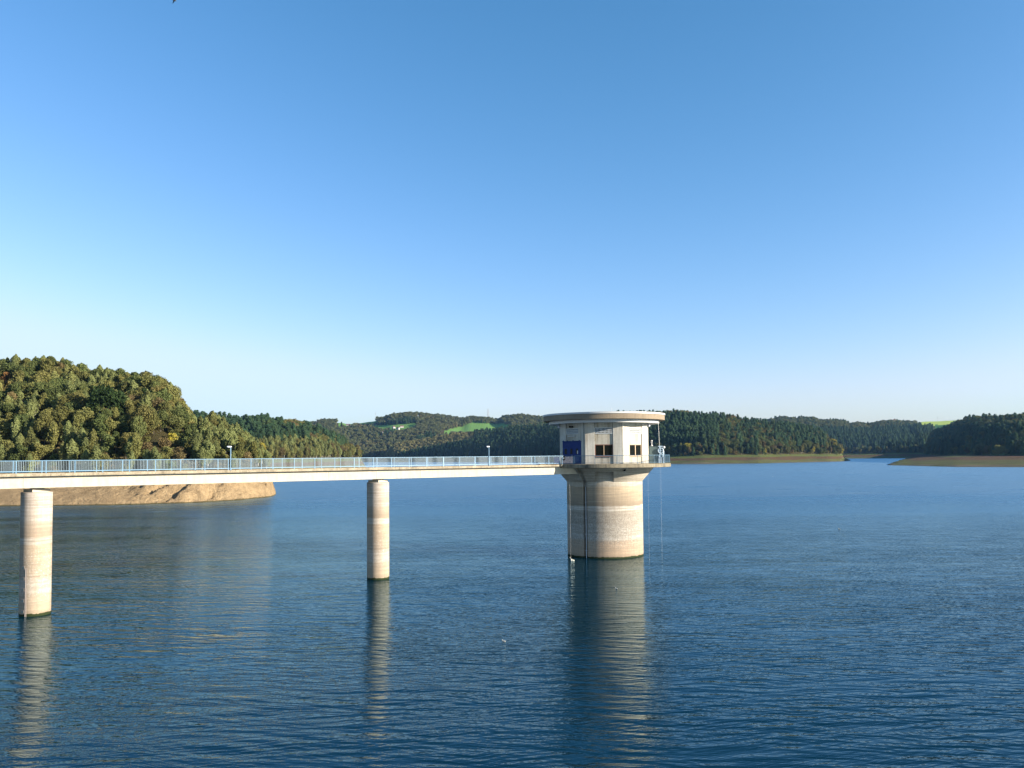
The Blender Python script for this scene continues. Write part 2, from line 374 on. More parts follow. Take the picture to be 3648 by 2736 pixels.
# meadows seen between the woods: outline, distance range, material
FIELDS = [
 ([(1205, 1498), (1330, 1494), (1350, 1494), (1345, 1513), (1290, 1516), (1270, 1512), (1196, 1528), (1196, 1508)], 2600, 5000, 1),
 ([(1330, 1516), (1400, 1513), (1480, 1508), (1482, 1522), (1430, 1538), (1380, 1534), (1330, 1530)], 2500, 5000, 1),
 ([(1676, 1505), (1720, 1508), (1817, 1513), (1817, 1530), (1745, 1545), (1640, 1545), (1575, 1548), (1575, 1536), (1640, 1522), (1668, 1512)], 2500, 5000, 1),
 ([(3262, 1494), (3440, 1488), (3436, 1502), (3400, 1510), (3378, 1523), (3262, 1515)], 2300, 5000, 2),
 ([(3330, 1515), (3380, 1515), (3380, 1536), (3322, 1536)], 2300, 5000, 3),
]
_xp, _yp = proj(Vg[:, 0], Vg[:, 1], Vg[:, 2]); 
def field_of(x, y, d):
    r = np.zeros(np.shape(x), int)
    for poly, a, b, m in FIELDS: r = np.where(inpoly(x, y, poly) & (d > a) & (d < b), m, r)
    return r
fid = field_of(_xp, _yp, Vg[:, 1])
fc = fid[Fg[:, 0]]
ter = npmesh('hills', Vg, Fg, smooth=True)
ter.polygons.foreach_set('material_index', fc.astype(np.int32))

def mat_ground():
    t = NT('bank_and_forest_floor'); p = t.geo(); x, y, z = t.sep(p)
    n = t.noise(t.mapping(p, (.012, .012, .2)), 1, 4); nf = t.noise(p, .35, 6, .65)
    zz = t.math('ADD', z, t.math('MULTIPLY', t.math('SUBTRACT', n, .5), 7))
    far = t.ramp(t.math('DIVIDE', zz, 16), [(0, (.15, .125, .085)), (.05, (.15, .125, .08)), (.10, (.095, .105, .038)), (.28, (.10, .11, .038)), (.36, (.105, .058, .033)), (.54, (.11, .062, .035)), (.62, (.10, .125, .034)), (1, (.095, .12, .03))])
    far = t.mix(t.math('MULTIPLY', t.ramp(t.noise(t.mapping(p, (.03, .03, .6)), 1, 6, .7), [(.4, 0), (.62, 1)]), .6), far, (.055, .052, .026))
    near = t.mix(t.ramp(nf, [(.35, 0), (.65, 1)]), (.42, .30, .17), (.27, .19, .105))
    n3 = t.noise(p, 2.2, 6, .75)
    near = t.mix(t.math('MULTIPLY', t.ramp(n3, [(.52, 0), (.62, 1)]), .45), near, (.12, .085, .05))
    near = t.mix(t.math('MULTIPLY', t.ramp(t.noise(p, 3.5, 3, .6), [(.60, 0), (.66, 1)]), .5), near, (.5, .42, .3))
    isnear = t.mr(y, 345, 420, 1, 0)
    c = t.mix(isnear, far, near)
    wl = t.math('MULTIPLY', t.mr(t.math('ADD', z, t.math('MULTIPLY', nf, -.5)), .0, .12, 1, 0), .75)
    c = t.mix(wl, c, (.03, .04, .012))
    floor = t.mix(nf, (.035, .04, .015), (.075, .055, .025))
    c = t.mix(t.mr(t.math('ADD', z, t.mr(y, 345, 420, 4.6, 0)), 12.6, 14.2), c, floor)
    bh = t.noise(t.mapping(p, (1, 1, 1)), .7, 9, .72)
    t.pbr(c, .95, .1, 0, t.bump(bh, 1.0, 2.2)); return t.m
def mat_field(name, a, b):
    t = NT(name); p = t.geo(); c = t.mix(t.noise(p, .02, 5), a, b)
    st = t.n('ShaderNodeTexWave', i_Scale=.03, i_Distortion=2.0); t.l(p, st.inputs['Vector'])
    c = t.mix(t.math('MULTIPLY', st.outputs[1], .25), c, tuple(v*.7 for v in a)); t.pbr(c, .9, .1); return t.m
hills = link('hills', ter, [mat_ground(), mat_field('meadow_grass', (.10, .21, .045), (.14, .25, .06)), mat_field('yellow_meadow', (.40, .48, .09), (.33, .42, .08)), mat_field('dark_meadow', (.06, .15, .03), (.08, .17, .04))])
mark(hills, kind='structure', label='wooded hills and bare banks around the reservoir')

# ------------------------------------------------------------------ water
def mat_water():
    t = NT('lake_water'); p = t.geo(); x_, y_, z_ = t.sep(p)
    gust = t.ramp(t.noise(t.mapping(p, (.006, .022, 1), (0, 0, .12)), 1, 4, .6), [(.34, .65), (.62, 1.3)])
    gl = t.mr(t.noise(t.mapping(p, (.03, .10, 1), (0, 0, -.15)), 1, 3), .3, .7, .7, 1.25)
    amp = t.math('MULTIPLY', t.math('MULTIPLY', gust, gl), .88)
    # wind ripples: a sum of wave trains, each bent and broken into groups by slow noise; the slope of each is summed
    sx = sy = None
    for n_, (lam, a, deg) in enumerate(((3.1, .020, 3), (1.9, .032, -8), (1.25, .046, 11), (.86, .052, -3), (.60, .052, 17), (.43, .048, -15), (.30, .044, 8), (.21, .040, -24), (.15, .036, 28))):
        th = R(deg); k_ = 2*math.pi/lam; fs = .22 if lam > .8 else .55
        w = t.noise(t.mapping(p, (fs*.6, fs, 1), loc=(n_*13.1, n_*7.7, 0)), 1, 2, .5)
        m_ = t.mr(t.noise(t.mapping(p, (.16/lam**.5, .30/lam**.5, 1), loc=(n_*5.3, n_*17.9, 0)), 1, 2, .5), .32, .68, .15, 1.85)
        ph = t.math('ADD', t.math('ADD', t.math('MULTIPLY', x_, math.sin(th)*k_), t.math('MULTIPLY', y_, math.cos(th)*k_)), t.math('MULTIPLY', w, 15.0))
        sl_ = t.math('MULTIPLY', t.math('MULTIPLY', t.math('SINE', ph), m_), a)
        if lam > .8: q_ = math.sqrt(lam*11144); sl_ = t.math('MULTIPLY', sl_, t.mr(y_, q_*.6, q_*.95, 1, 0))
        cy, cx = t.math('MULTIPLY', sl_, math.cos(th)), t.math('MULTIPLY', sl_, math.sin(th)+.12)
        sy = cy if sy is None else t.math('ADD', sy, cy); sx = cx if sx is None else t.math('ADD', sx, cx)
    # farther out the normals are tilted towards the viewer, darkening and shortening reflections
    lean = t.mr(y_, 105, 230, 0, -.065)
    sy = t.math('ADD', t.math('MULTIPLY', sy, amp), lean); sx = t.math('MULTIPLY', sx, amp)
    cn = t.n('ShaderNodeCombineXYZ'); t.l(sx, cn.inputs[0]); t.l(sy, cn.inputs[1]); cn.inputs[2].default_value = 1
    nn = t.n('ShaderNodeVectorMath', operation='NORMALIZE'); t.l(cn.outputs[0], nn.inputs[0])
    rg = t.math('ADD', .05, t.math('MULTIPLY', t.math('MULTIPLY', t.mr(y_, 95, 290), gl), .29))
    fr = t.n('ShaderNodeFresnel'); fr.inputs['IOR'].default_value = 1.333; t.l(nn.outputs[0], fr.inputs['Normal'])
    df = t.n('ShaderNodeBsdfDiffuse'); df.inputs[0].default_value = (.0006, .017, .030, 1)
    gs = t.n('ShaderNodeBsdfGlossy'); gs.inputs['Color'].default_value = (.66, .85, .94, 1); t.l(rg, gs.inputs['Roughness']); t.l(nn.outputs[0], gs.inputs['Normal'])
    mx = t.n('ShaderNodeMixShader'); t.l(fr.outputs[0], mx.inputs[0]); t.l(df.outputs[0], mx.inputs[1]); t.l(gs.outputs[0], mx.inputs[2]); t.l(mx.outputs[0], t.out.inputs[0])
    return t.m
bm = bmesh.new()
L = 9000
for x, y in ((-L, -600), (L, -600), (L, 9000), (-L, 9000)): bm.verts.new((x, y, 0))
bm.faces.new(bm.verts); me = bpy.data.meshes.new('water'); bm.to_mesh(me); bm.free()
mark(link('water', me, mat_water()), kind='structure', label='rippled dark blue water of the reservoir')

# ------------------------------------------------------------------ tree prototypes
def quads(C, N, sz, asp=1.0):
    """one small quad per centre, facing N with random spin"""
    n = len(C); N = N/np.linalg.norm(N, axis=1, keepdims=True)
    r = rng.normal(size=(n, 3)); U = np.cross(N, r); U /= np.linalg.norm(U, axis=1, keepdims=True); W = np.cross(N, U)
    sz = np.asarray(sz).reshape(-1, 1)*np.ones((n, 1))
    a, b = U*sz*.5, W*sz*.5*asp
    V = np.stack([C-a-b, C+a-b*.6, C+a*.7+b, C-a*.8+b*.9], 1).reshape(-1, 3)
    return V, np.arange(4*n).reshape(-1, 4)
def broad_crown(nl, h, w, base=.22, lobes=16, leaf=.55, top=1.0, jag=.35):
    cs = []
    zc, rz = h*(base+1)/2, h*(1-base)/2
    for i in range(lobes):
        th = rng.random()*2*math.pi; v = rng.random()**.8*2-1; rr = math.sqrt(max(0, 1-abs(v)**(2.2*top)))
        q = .35+.5*rng.random()**.5
        r = w/2*(.30+.20*rng.random())*(1-.25*max(v, 0))
        cs.append((w/2*rr*q*math.cos(th), w/2*rr*q*math.sin(th), zc+v*rz*.78, r))
    cs.append((0, 0, zc, w*.3)); cs.append((0, 0, zc+rz*.5, w*.24)); cs = np.array(cs)
    k = rng.integers(0, len(cs), nl)
    dirs = rng.normal(size=(nl, 3)); dirs[:, 2] = dirs[:, 2]*.9+.25; dirs /= np.linalg.norm(dirs, axis=1, keepdims=True)
    rad = cs[k, 3]*(1+rng.normal(size=nl)*jag*.4)
    C = cs[k, :3]+dirs*rad[:, None]
    N = dirs+rng.normal(size=(nl, 3))*.75
    return quads(C, N, leaf*(.6+.8*rng.random(nl)))
def birch_crown(nl, h, w, leaf=.45):
    z = (.24+.76*rng.random(nl)**.85); r = w/2*np.sin(np.pi*np.clip((1-z)/.85, 0, 1)**.75)**.8
    th = rng.random(nl)*2*np.pi
    cl = np.floor(z*9)+np.floor(th/2/np.pi*5)*17; ph = np.sin(cl*12.9898)*43758.5; ph -= np.floor(ph)
    rr = r*(.45+.6*ph)*(.75+.35*rng.random(nl))
    C = np.stack([rr*np.cos(th), rr*np.sin(th), z*h+rng.normal(size=nl)*.25-rr*.25], 1)
    N = np.stack([np.cos(th), np.sin(th), .3+0*th], 1)+rng.normal(size=(nl, 3))*.7
    return quads(C, N, leaf*(.6+.8*rng.random(nl)), 1.3)
def spruce_crown(h, w, layers=14, per=9, sub=3):
    Cc, Nn, Sz, Vv, Ff = [], [], [], [], []
    k = 0
    for i in range(layers):
        f = (i+.3*rng.random())/layers; z0 = h*(.10+.9*f); r = w/2*(1-f)**.85*(.8+.35*rng.random())+.12
        m = max(4, int(per*(1-f*.5)))
        for j in range(m):
            th = 2*math.pi*(j+rng.random()*.8)/m; rr = r*(.7+.5*rng.random()); dr = rr*(.35+.25*rng.random())
            c, s = math.cos(th), math.sin(th); wd = rr*.42
            P = [(0, 0, z0+.35*h/layers), (c*rr*.6-s*wd, s*rr*.6+c*wd, z0-dr*.75), (c*rr, s*rr, z0-dr*(.8)), (c*rr*.6+s*wd, s*rr*.6-c*wd, z0-dr*.75)]
            Vv += P; Ff.append((k, k+1, k+2, k+3)); k += 4
    V = np.array(Vv); Fq = np.array(Ff)
    return V, Fq
def trunk_mesh(h, r, lean=.02, limbs=4, w=5):
    m = MB(); p0 = Vector((0, 0, -1.2)); segs = 4; pts = [p0]
    for i in range(1, segs+1): pts.append(Vector((random.uniform(-1, 1)*lean*h, random.uniform(-1, 1)*lean*h, h*i/segs)))
    for i in range(segs): m.tube(pts[i], pts[i+1], r*(1-i/segs*.75), 6, r*(1-(i+1)/segs*.75), caps=False)
    for i in range(limbs):
        q = pts[2].lerp(pts[3], random.random()); th = random.random()*6.28
        m.tube(q, q+Vector((math.cos(th)*w*.28, math.sin(th)*w*.28, h*.18)), r*.35, 5, r*.1, caps=False)
    bmesh.ops.recalc_face_normals(m.b, faces=m.b.faces); me = bpy.data.meshes.new('trunk'); m.b.to_mesh(me); m.b.free(); return me

def mat_leaf(name, a, b, c, patch=.02):
    """a, b two greens; c the autumn tint some trees take; the choice varies per tree and from place to place"""
    t = NT(name); oi = t.n('ShaderNodeObjectInfo')
    pl = t.noise(t.mapping(oi.outputs['Location'], (patch, patch, 0)), 1, 3)
    rnd = oi.outputs['Random']
    col = t.mix(rnd, a, b)
    k = t.math('ADD', t.math('MULTIPLY', rnd, .5), pl)
    col = t.mix(t.math('MULTIPLY', t.mr(k, .85, 1.12), .8), col, c)
    g = t.noise(t.geo(), .8, 3); col = t.mix(t.mr(g, .3, .7, 0, .55), col, tuple(v*.55 for v in b))
    hs = t.n('ShaderNodeHueSaturation'); t.l(col, hs.inputs['Color']); t.l(t.mr(t.math('FRACT', t.math('MULTIPLY', rnd, 7.13)), 0, 1, .75, 1.3), hs.inputs['Value'])
    bs = t.pbr(hs.outputs[0], .75, .15, surface=False)
    tr = t.n('ShaderNodeBsdfTranslucent'); t.l(hs.outputs[0], tr.inputs[0])
    mx = t.n('ShaderNodeMixShader'); mx.inputs[0].default_value = .22; t.l(bs.outputs[0], mx.inputs[1]); t.l(tr.outputs[0], mx.inputs[2])
    t.l(mx.outputs[0], t.out.inputs[0]); return t.m
LEAF = dict(
 olive=mat_leaf('olive_leaves', (.165, .158, .048), (.12, .125, .040), (.20, .15, .05)),
 green=mat_leaf('green_leaves', (.105, .125, .040), (.075, .10, .032), (.15, .13, .045)),
 dark=mat_leaf('dark_leaves', (.022, .045, .012), (.02, .036, .010), (.05, .05, .015)),
 brown=mat_leaf('brown_tinged_leaves', (.155, .115, .05), (.13, .105, .045), (.17, .115, .05)),
 rust=mat_leaf('rusty_leaves', (.19, .10, .035), (.17, .09, .035), (.19, .10, .035)),
 yellow=mat_leaf('yellow_leaves', (.36, .29, .04), (.28, .25, .04), (.32, .27, .05)),
 birch=mat_leaf('birch_leaves', (.165, .185, .066), (.13, .15, .055), (.21, .185, .055)),
 needle=mat_leaf('spruce_needles', (.052, .095, .042), (.036, .072, .036), (.08, .105, .036)),
 farleaf=mat_leaf('distant_leaves', (.14, .15, .062), (.11, .13, .055), (.19, .15, .07), .006),
 larch=mat_leaf('larch_needles', (.30, .27, .11), (.26, .24, .10), (.30, .23, .09)))
def crown_me(kind):
    if kind == 'broad': return npmesh('crown', *broad_crown(3800, 1, .72, leaf=.034))
    if kind == 'round': return npmesh('crown', *broad_crown(4200, 1, .9, base=.12, lobes=20, leaf=.035))
    if kind == 'tall': return npmesh('crown', *broad_crown(3400, 1, .5, base=.15, lobes=18, leaf=.032))
    if kind == 'birch': return npmesh('crown', *birch_crown(2800, 1, .42, leaf=.030))
    if kind == 'spruce': return npmesh('crown', *spruce_crown(1, .30, 20, 11))
    if kind == 'bush': return npmesh('crown', *broad_crown(900, 1, 1.25, base=-.05, lobes=9, leaf=.09))
# unit-height crowns (birch leaf jitter is absolute, so rebuild it at unit height)
def birch_crown(nl, h, w, leaf=.45):
    z = (.22+.78*rng.random(nl)**.85); r = w/2*np.sin(np.pi*np.clip((1-z)/.85, 0, 1)**.75)**.8
    th = rng.random(nl)*2*np.pi
    cl = np.floor(z*9)+np.floor(th/2/np.pi*5)*17; ph = np.sin(cl*12.9898)*43758.5; ph -= np.floor(ph)
    rr = r*(.4+.65*ph)*(.75+.35*rng.random(nl))
    C = np.stack([rr*np.cos(th), rr*np.sin(th), z+rng.normal(size=nl)*.02-rr*.25], 1)
    N = np.stack([np.cos(th), np.sin(th), .3+0*th], 1)+rng.normal(size=(nl, 3))*.7
    return quads(C, N, leaf*(.6+.8*rng.random(nl)), 1.3)
SHAPES = {}
for k, cnt in (('broad', 3), ('round', 3), ('tall', 2), ('birch', 3), ('spruce', 3), ('bush', 2)):
    SHAPES[k] = []
    for i in range(cnt):
        cr = crown_me(k)
        tk = trunk_mesh(.93 if k == 'spruce' else .85 if k == 'birch' else .62, .010 if k == 'birch' else .014 if k == 'spruce' else .018, .006 if k == 'spruce' else .012, 0 if k in ('spruce', 'bush') else 5, .6)
        # trunk roots reach below ground by a fixed share
        SHAPES[k].append((cr, tk))
_cache = {}
def crown_of(shape, i, colr):
    key = (shape, i % len(SHAPES[shape]), colr)
    if key not in _cache:
        c = SHAPES[shape][key[1]][0].copy(); c.materials.clear(); c.materials.append(LEAF[colr])
        tkey = (shape, key[1])
        if tkey not in _cache:
            tm = SHAPES[shape][key[1]][1]; tm.materials.append(M['birchbark'] if shape == 'birch' else M['bark']); _cache[tkey] = tm
            v = np.empty(len(tm.vertices)*3); tm.vertices.foreach_get('co', v); v = v.reshape(-1, 3); v[:, 2] = np.where(v[:, 2] < -.5, -.08, v[:, 2]); tm.vertices.foreach_set('co', v.ravel())
        _cache[key] = c
    return _cache[key], _cache[(shape, key[1])]
def place_tree(name, shape, i, colr, X, Y, Z, h, wd, label, cat, group=None, small=False):
    cm, tm = crown_of(shape, i, colr)
    e = empty(name, (X, Y, Z), random.random()*6.28); e.scale = (h*wd, h*wd, h)
    mark(e, label, cat, group)
    if shape != 'bush':
        t = bpy.data.objects.new('trunk', tm); COL.objects.link(t); t.parent = e
    c = bpy.data.objects.new('crown', cm); COL.objects.link(c); c.parent = e
    return e

# ------------------------------------------------------------------ where trees grow
def scatter(x0, x1, y0, y1, s):
    nx, ny = int((x1-x0)/s), int((y1-y0)/s)
    gx, gy = np.meshgrid(np.arange(nx), np.arange(ny))
    X = x0+(gx+rng.random(gx.shape)*.9)*s; Y = y0+(gy+rng.random(gy.shape)*.9)*s
    return X.ravel(), Y.ravel()
T = []   # rows: X, Y, Z, shape, colour, height, width factor, kind, hill
def grow(hn, x0, x1, y0, y1, s, rule, zmin=12.4):
    X, Y = scatter(x0, x1, y0, y1, s); px = X/Y*FPX+1824
    ok = (px > -260) & (px < 3900); X, Y, px = X[ok], Y[ok], px[ok]
    hs = np.stack([hill_h(h, px, Y) for h in HILLS]); who = hs.argmax(0)
    Z = terrain(px, Y); ok = (who == [h['n'] for h in HILLS].index(hn)) & (Z > zmin)
    X, Y, Z, px = X[ok], Y[ok], Z[ok], px[ok]
    h = [q for q in HILLS if q['n'] == hn][0]
    back = Y-kn(px, h['crest']); fr = Y-kn(px, h['shore'])-kn(px, h['bw'])
    xx, yy = proj(X, Y, Z+1.0)
    _, yt = proj(X, Y, Z+7)
    f = (field_of(xx, yy, Y) > 0) | (field_of(xx, yt, Y) > 0)
    for i in np.nonzero(~f)[0]:
        r = rule(px[i], Y[i], Z[i], back[i], fr[i], xx[i], yy[i])
        if r: T.append((X[i], Y[i], Z[i]-.15)+tuple(r)+(hn,))
rr = random.random; ru = random.uniform
def ruleA(px, d, z, back, fr, x, y):
    if back > 26: return None
    n = float(fbm(np.array(px/130.), np.array(d/22.), 3))
    if 500 < x < 660 and 1555 < y < 1650:
        if rr() < .25: return None
        return ('bush', random.choice(['brown', 'green', 'olive', 'olive', 'yellow']), ru(2.2, 4), 1, 'bush')
    if px > 690:
        h = ru(6.5, 9.5)*(1.0 if px < 900 else .8)
        if rr() < .10: return ('bush', random.choice(['rust', 'yellow', 'brown']), ru(2, 4), 1, 'bush')
        return ('birch', 'birch', h*1.1, ru(1.0, 1.35), 'birch') if rr() < .75 else ('tall', 'olive', h, 1.1, 'broad')
    if fr < 16:
        q = rr()
        if q < .22: return ('bush', random.choice(['green', 'olive', 'brown']), ru(2.5, 4.5), 1, 'bush')
        return ('birch', 'birch' if rr() < .8 else 'olive', ru(7, 11), ru(.95, 1.25), 'birch') if q < .7 else ('tall', random.choice(['olive', 'green']), ru(6, 10), 1.15, 'broad')
    q = rr()
    if n > .07 and q < .65 or q < .15: return ('birch', 'birch', ru(8.5, 12.5), ru(.95, 1.2), 'birch')
    c = random.choices(['olive', 'green', 'brown', 'dark', 'rust'], [.52, .38, .05, .04, .004])[0]
    return (random.choice(['broad', 'round', 'broad', 'tall', 'tall']), c, ru(7.2, 11.8), ru(.78, 1.08), 'broad')
def ruleB(px, d, z, back, fr, x, y):
    if back > 45: return None
    if fr < 50 or px > 1235:
        q = rr()
        return ('birch', random.choice(['birch', 'olive', 'birch']), ru(11, 17)*(1 if px < 1200 else .8), 1.15, 'birch') if q < .65 else (random.choice(['tall', 'broad']), random.choices(['olive', 'brown', 'yellow', 'green'], [.5, .25, .05, .2])[0], ru(9, 14), 1.1, 'broad')
    if px > 1100 and rr() < .45 or (back > -60 and 1010 < px < 1080): return (random.choice(['broad', 'round']), random.choice(['olive', 'brown', 'green']), ru(13, 18), 1, 'broad')
    return ('spruce', 'needle', ru(17, 24), ru(.85, 1.05), 'spruce')
def ruleD(px, d, z, back, fr, x, y):
    if back > 45: return None
    if px > 2940 or fr < 22:
        q = rr()
        if q < .25: return ('bush', random.choice(['green', 'olive', 'brown']), ru(4, 7), 1, 'bush')
        if q < .55 and px < 2700: return ('spruce', 'needle', ru(14, 20), 1, 'spruce')
        return (random.choice(['round', 'tall', 'broad', 'birch']), random.choices(['green', 'olive', 'brown', 'yellow', 'dark'], [.4, .3, .12, .03, .15])[0], ru(9, 16), 1.05, 'broad')
    if (2560 < x < 2760 and 1535 < y < 1640 and rr() < .75) or (2760 < x < 2960 and 1560 < y < 1640 and rr() < .45):
        return (random.choice(['round', 'tall', 'broad']), random.choices(['green', 'olive', 'brown'], [.55, .25, .2])[0], ru(13, 18), 1.05, 'broad')
    if y < 1500 and back > -150 and px < 2700 and rr() < .85 or (2585 < x < 2645 and 1490 < y < 1545 and rr() < .8):
        return (random.choice(['round', 'broad']), random.choice(['olive', 'green', 'brown', 'green']), ru(15, 20), 1.1, 'broad')
    return ('spruce', 'needle', ru(18, 26), ru(.85, 1.05), 'spruce')
def ruleC(px, d, z, back, fr, x, y):
    if back > 90: return None
    if px > 1208 and px < 1345 and back > -40: return None
    n = float(fbm(np.array(px/90.+4), np.array(d/160.), 3))
    if back < -140 and n > .05: return ('spruce', 'needle', ru(16, 22), 1.1, 'spruce')
    return (random.choice(['round', 'broad', 'tall']), 'farleaf', ru(11, 18), 1.15, 'broad')
def ruleK(px, d, z, back, fr, x, y):
    if back > 60: return None
    if px < 1690 and back > -150: return ('tall', 'larch', ru(12, 16), 1.1, 'broad')
    if 1860 < px < 1990 and back > -60 and rr() < .6 or rr() < .06: return ('broad', 'farleaf', ru(12, 17), 1.1, 'broad')
    return ('spruce', 'needle', ru(15, 22), 1.1, 'spruce')
def ruleE(px, d, z, back, fr, x, y):
    if back > 80: return None
    if px > 3262 and px < 3440 and back > -200: return None
    if fr < 40 and rr() < .6: return ('tall', random.choice(['birch', 'olive']), ru(11, 16), 1.2, 'broad')
    if back > -220 and rr() < .8: return (random.choice(['round', 'broad']), 'farleaf', ru(12, 18), 1.2, 'broad')
    return ('spruce', 'needle', ru(15, 23), 1.1, 'spruce')
def ruleF(px, d, z, back, fr, x, y):
    if back > 120: return None
    if fr < 60 and rr() < .35: return (random.choice(['birch', 'tall', 'broad']), random.choice(['olive', 'birch', 'brown']), ru(8, 14), 1.1, 'broad')
    if (back > -160 and rr() < .6) or rr() < .12: return (random.choice(['round', 'broad']), random.choice(['farleaf', 'olive']), ru(12, 18), 1.15, 'broad')
    return ('spruce', 'needle', ru(15, 23), 1.1, 'spruce')
grow('A', -420, -80, 255, 460, 4.15, ruleA, 7.9)
grow('B', -430, -150, 740, 1270, 6.2, ruleB)
grow('C', -1100, 650, 2600, 3450, 13.5, ruleC)
grow('K', -480, 560, 1500, 2750, 9.5, ruleK)
grow('D', 120, 780, 1220, 1780, 7.2, ruleD)
grow('E', 700, 2000, 1980, 3100, 13, ruleE)
grow('F', 520, 1500, 880, 2000, 9.5, ruleF, 9.5)
T.sort(key=lambda r: r[1])

# how many picture pixels each tree shows (near to far, against terrain, bridge and tower)
W, Hh = 1024, 768; k = W/3648
mask = np.zeros((Hh, W), bool)
for x in range(W):
    X = x/k
    if X < 2020: mask[int(np.interp(X, [0, 2020], [1689, 1657])*k):int(np.interp(X, [0, 2020], [1742, 1688])*k), x] = True
mask[int(1468*k):int(1512*k), int(1943*k):int(2366*k)] = True; mask[int(1500*k):int(1990*k), int(1998*k):int(2314*k)] = True
_u = np.linspace(-.78, .78, 790); _d = np.concatenate([np.arange(236, 420, 3), 420*1.012**np.arange(0, 180)])
UU, DD = np.meshgrid(_u*FPX+1824, _d, indexing='ij'); EL = (terrain(UU, DD)-EYE)/DD; EL = np.maximum.accumulate(EL, axis=1)
TA = np.array([(r[0], r[1], r[2], r[5], r[6]) for r in T]); seen = np.zeros(len(T), int); hide = np.zeros(len(T), bool)
pxs = TA[:, 0]/TA[:, 1]; ui = np.clip(np.searchsorted(_u, pxs), 0, len(_u)-1); di = np.clip(np.searchsorted(_d, TA[:, 1]-6)-1, 0, len(_d)-1)
elm = EL[ui, di]; Xb, Yb = proj(TA[:, 0], TA[:, 1], TA[:, 2]); _, Yt = proj(TA[:, 0], TA[:, 1], TA[:, 2]+TA[:, 3]); Yh = hor(Xb)-elm*FPX
WF = {'broad': .8, 'round': .95, 'tall': .55, 'birch': .42, 'spruce': .26, 'bush': 1.2}
for i, r in enumerate(T):
    hw = TA[i, 3]*TA[i, 4]*WF[r[3]]*.5/TA[i, 1]*FPX*k; cx = Xb[i]*k
    y0, y1 = Yt[i]*k, min(Yb[i], Yh[i])*k
    if Yh[i] < Yt[i]-2: hide[i] = True
    a, b, c, e = int(round(cx-hw*.8)), int(round(cx+hw*.8))+1, int(round(y0)), int(round(y1))
    a, b, c, e = max(a, 0), min(b, W), max(c, 0), min(e, Hh)
    if b <= a or e <= c: continue
    w = mask[c:e, a:b]; seen[i] = w.size-w.sum(); w[:] = True
GN = {'A': ('the steep wooded slope beyond the bridge', 'trees on the steep near slope'), 'B': ('the wood behind the near point on the left', 'trees on the second slope'),
      'D': ('the wooded hill right of the tower', 'trees on the hill right of the tower'), 'F': ('the shaded hill at the far right', 'trees on the shaded right hill'),
      'K': ('the shaded hill behind the bridge', 'trees on the shaded hill behind the bridge'), 'C': ('the far ridge', 'trees on the far ridge'), 'E': ('the ridge beyond the narrow arm of the lake', 'trees on the ridge beyond the arm')}
CN = dict(olive='olive green', green='mid green', dark='dark green', brown='brown tinged', rust='rust coloured', yellow='yellow', birch='pale green', needle='dark green', farleaf='dull green', larch='tan green')
KN = {'broad': ('broadleaf_tree', 'broadleaf tree'), 'birch': ('birch_tree', 'birch'), 'spruce': ('spruce_tree', 'spruce'), 'bush': ('bush', 'bush')}
SH = {'broad': 'spreading', 'round': 'round-crowned', 'tall': 'narrow', 'birch': 'upright', 'spruce': 'pointed', 'bush': 'low'}
LIMIT = {'broad': 290, 'birch': 290, 'spruce': 290, 'bush': 120}
def joined(shape, i, colr):
    key = ('j', shape, i % len(SHAPES[shape]), colr)
    if key in _cache: return _cache[key]
    cm, tm = crown_of(shape, i, colr)
    if shape == 'bush': _cache[key] = cm; return cm
    b = bmesh.new(); b.from_mesh(cm); n = len(b.faces); b.from_mesh(tm); b.faces.ensure_lookup_table()
    for f in b.faces[n:]: f.material_index = 1
    me = bpy.data.meshes.new('tree'); b.to_mesh(me); b.free(); me.materials.append(cm.materials[0]); me.materials.append(tm.materials[0])
    _cache[key] = me; return me
single = set()
for kd, lim in LIMIT.items():
    ids = [i for i, r in enumerate(T) if r[7] == kd and seen[i] >= 5]
    ids.sort(key=lambda i: -seen[i]); single.update(ids[:lim])
HM = {h['n']: h for h in HILLS}
def side_word(hn, px):
    tab = {'A': [(150, 'above left pier'), (420, 'right of left pier'), (640, 'above rocky bank'), (826, 'left of nearer lamp'), (9999, 'right of nearer lamp')],
           'B': [(880, 'right of nearer lamp'), (1020, 'left part'), (1180, 'middle part'), (9999, 'right tip')],
           'D': [(2480, 'nearest tower'), (2640, 'left of centre'), (2800, 'right of centre'), (9999, 'right end')],
           'F': [(3420, 'left end'), (3540, 'middle part'), (9999, 'picture edge')]}
    for lim, w in tab.get(hn, [(1600, 'left of farther lamp'), (2000, 'left of tower'), (9999, 'right of tower')]):
        if px < lim: return w
PLC = {'A': 'near slope', 'B': 'second slope', 'D': 'hill beside tower', 'F': 'shaded right hill', 'K': 'hill behind bridge', 'C': 'far ridge', 'E': 'distant right ridge'}
desc = {}
for i in single:
    X, Y, Z, shp, colr, h, wd, kd, hn = T[i]; px = X/Y*FPX+1824; hh = HM[hn]
    d0 = float(kn(px, hh['shore']))+float(kn(px, hh['bw'])); d1 = float(kn(px, hh['crest'])); f_ = (Y-d0)/max(d1-d0, 10)
    lv = 'at the foot' if f_ < .18 else 'low' if f_ < .45 else 'high' if f_ < .85 else 'on the crest'
    desc.setdefault(("dark green spruce" if kd == 'spruce' else f"{CN[colr]} {SH[shp]} {KN[kd][1]}".replace('birch tree', 'birch'), lv, PLC[hn], side_word(hn, px)), []).append(i)
ORD = ['leftmost', 'second from left', 'third from left', 'fourth from left', 'fifth from left', 'sixth from left', 'seventh from left']
lab_of = {}
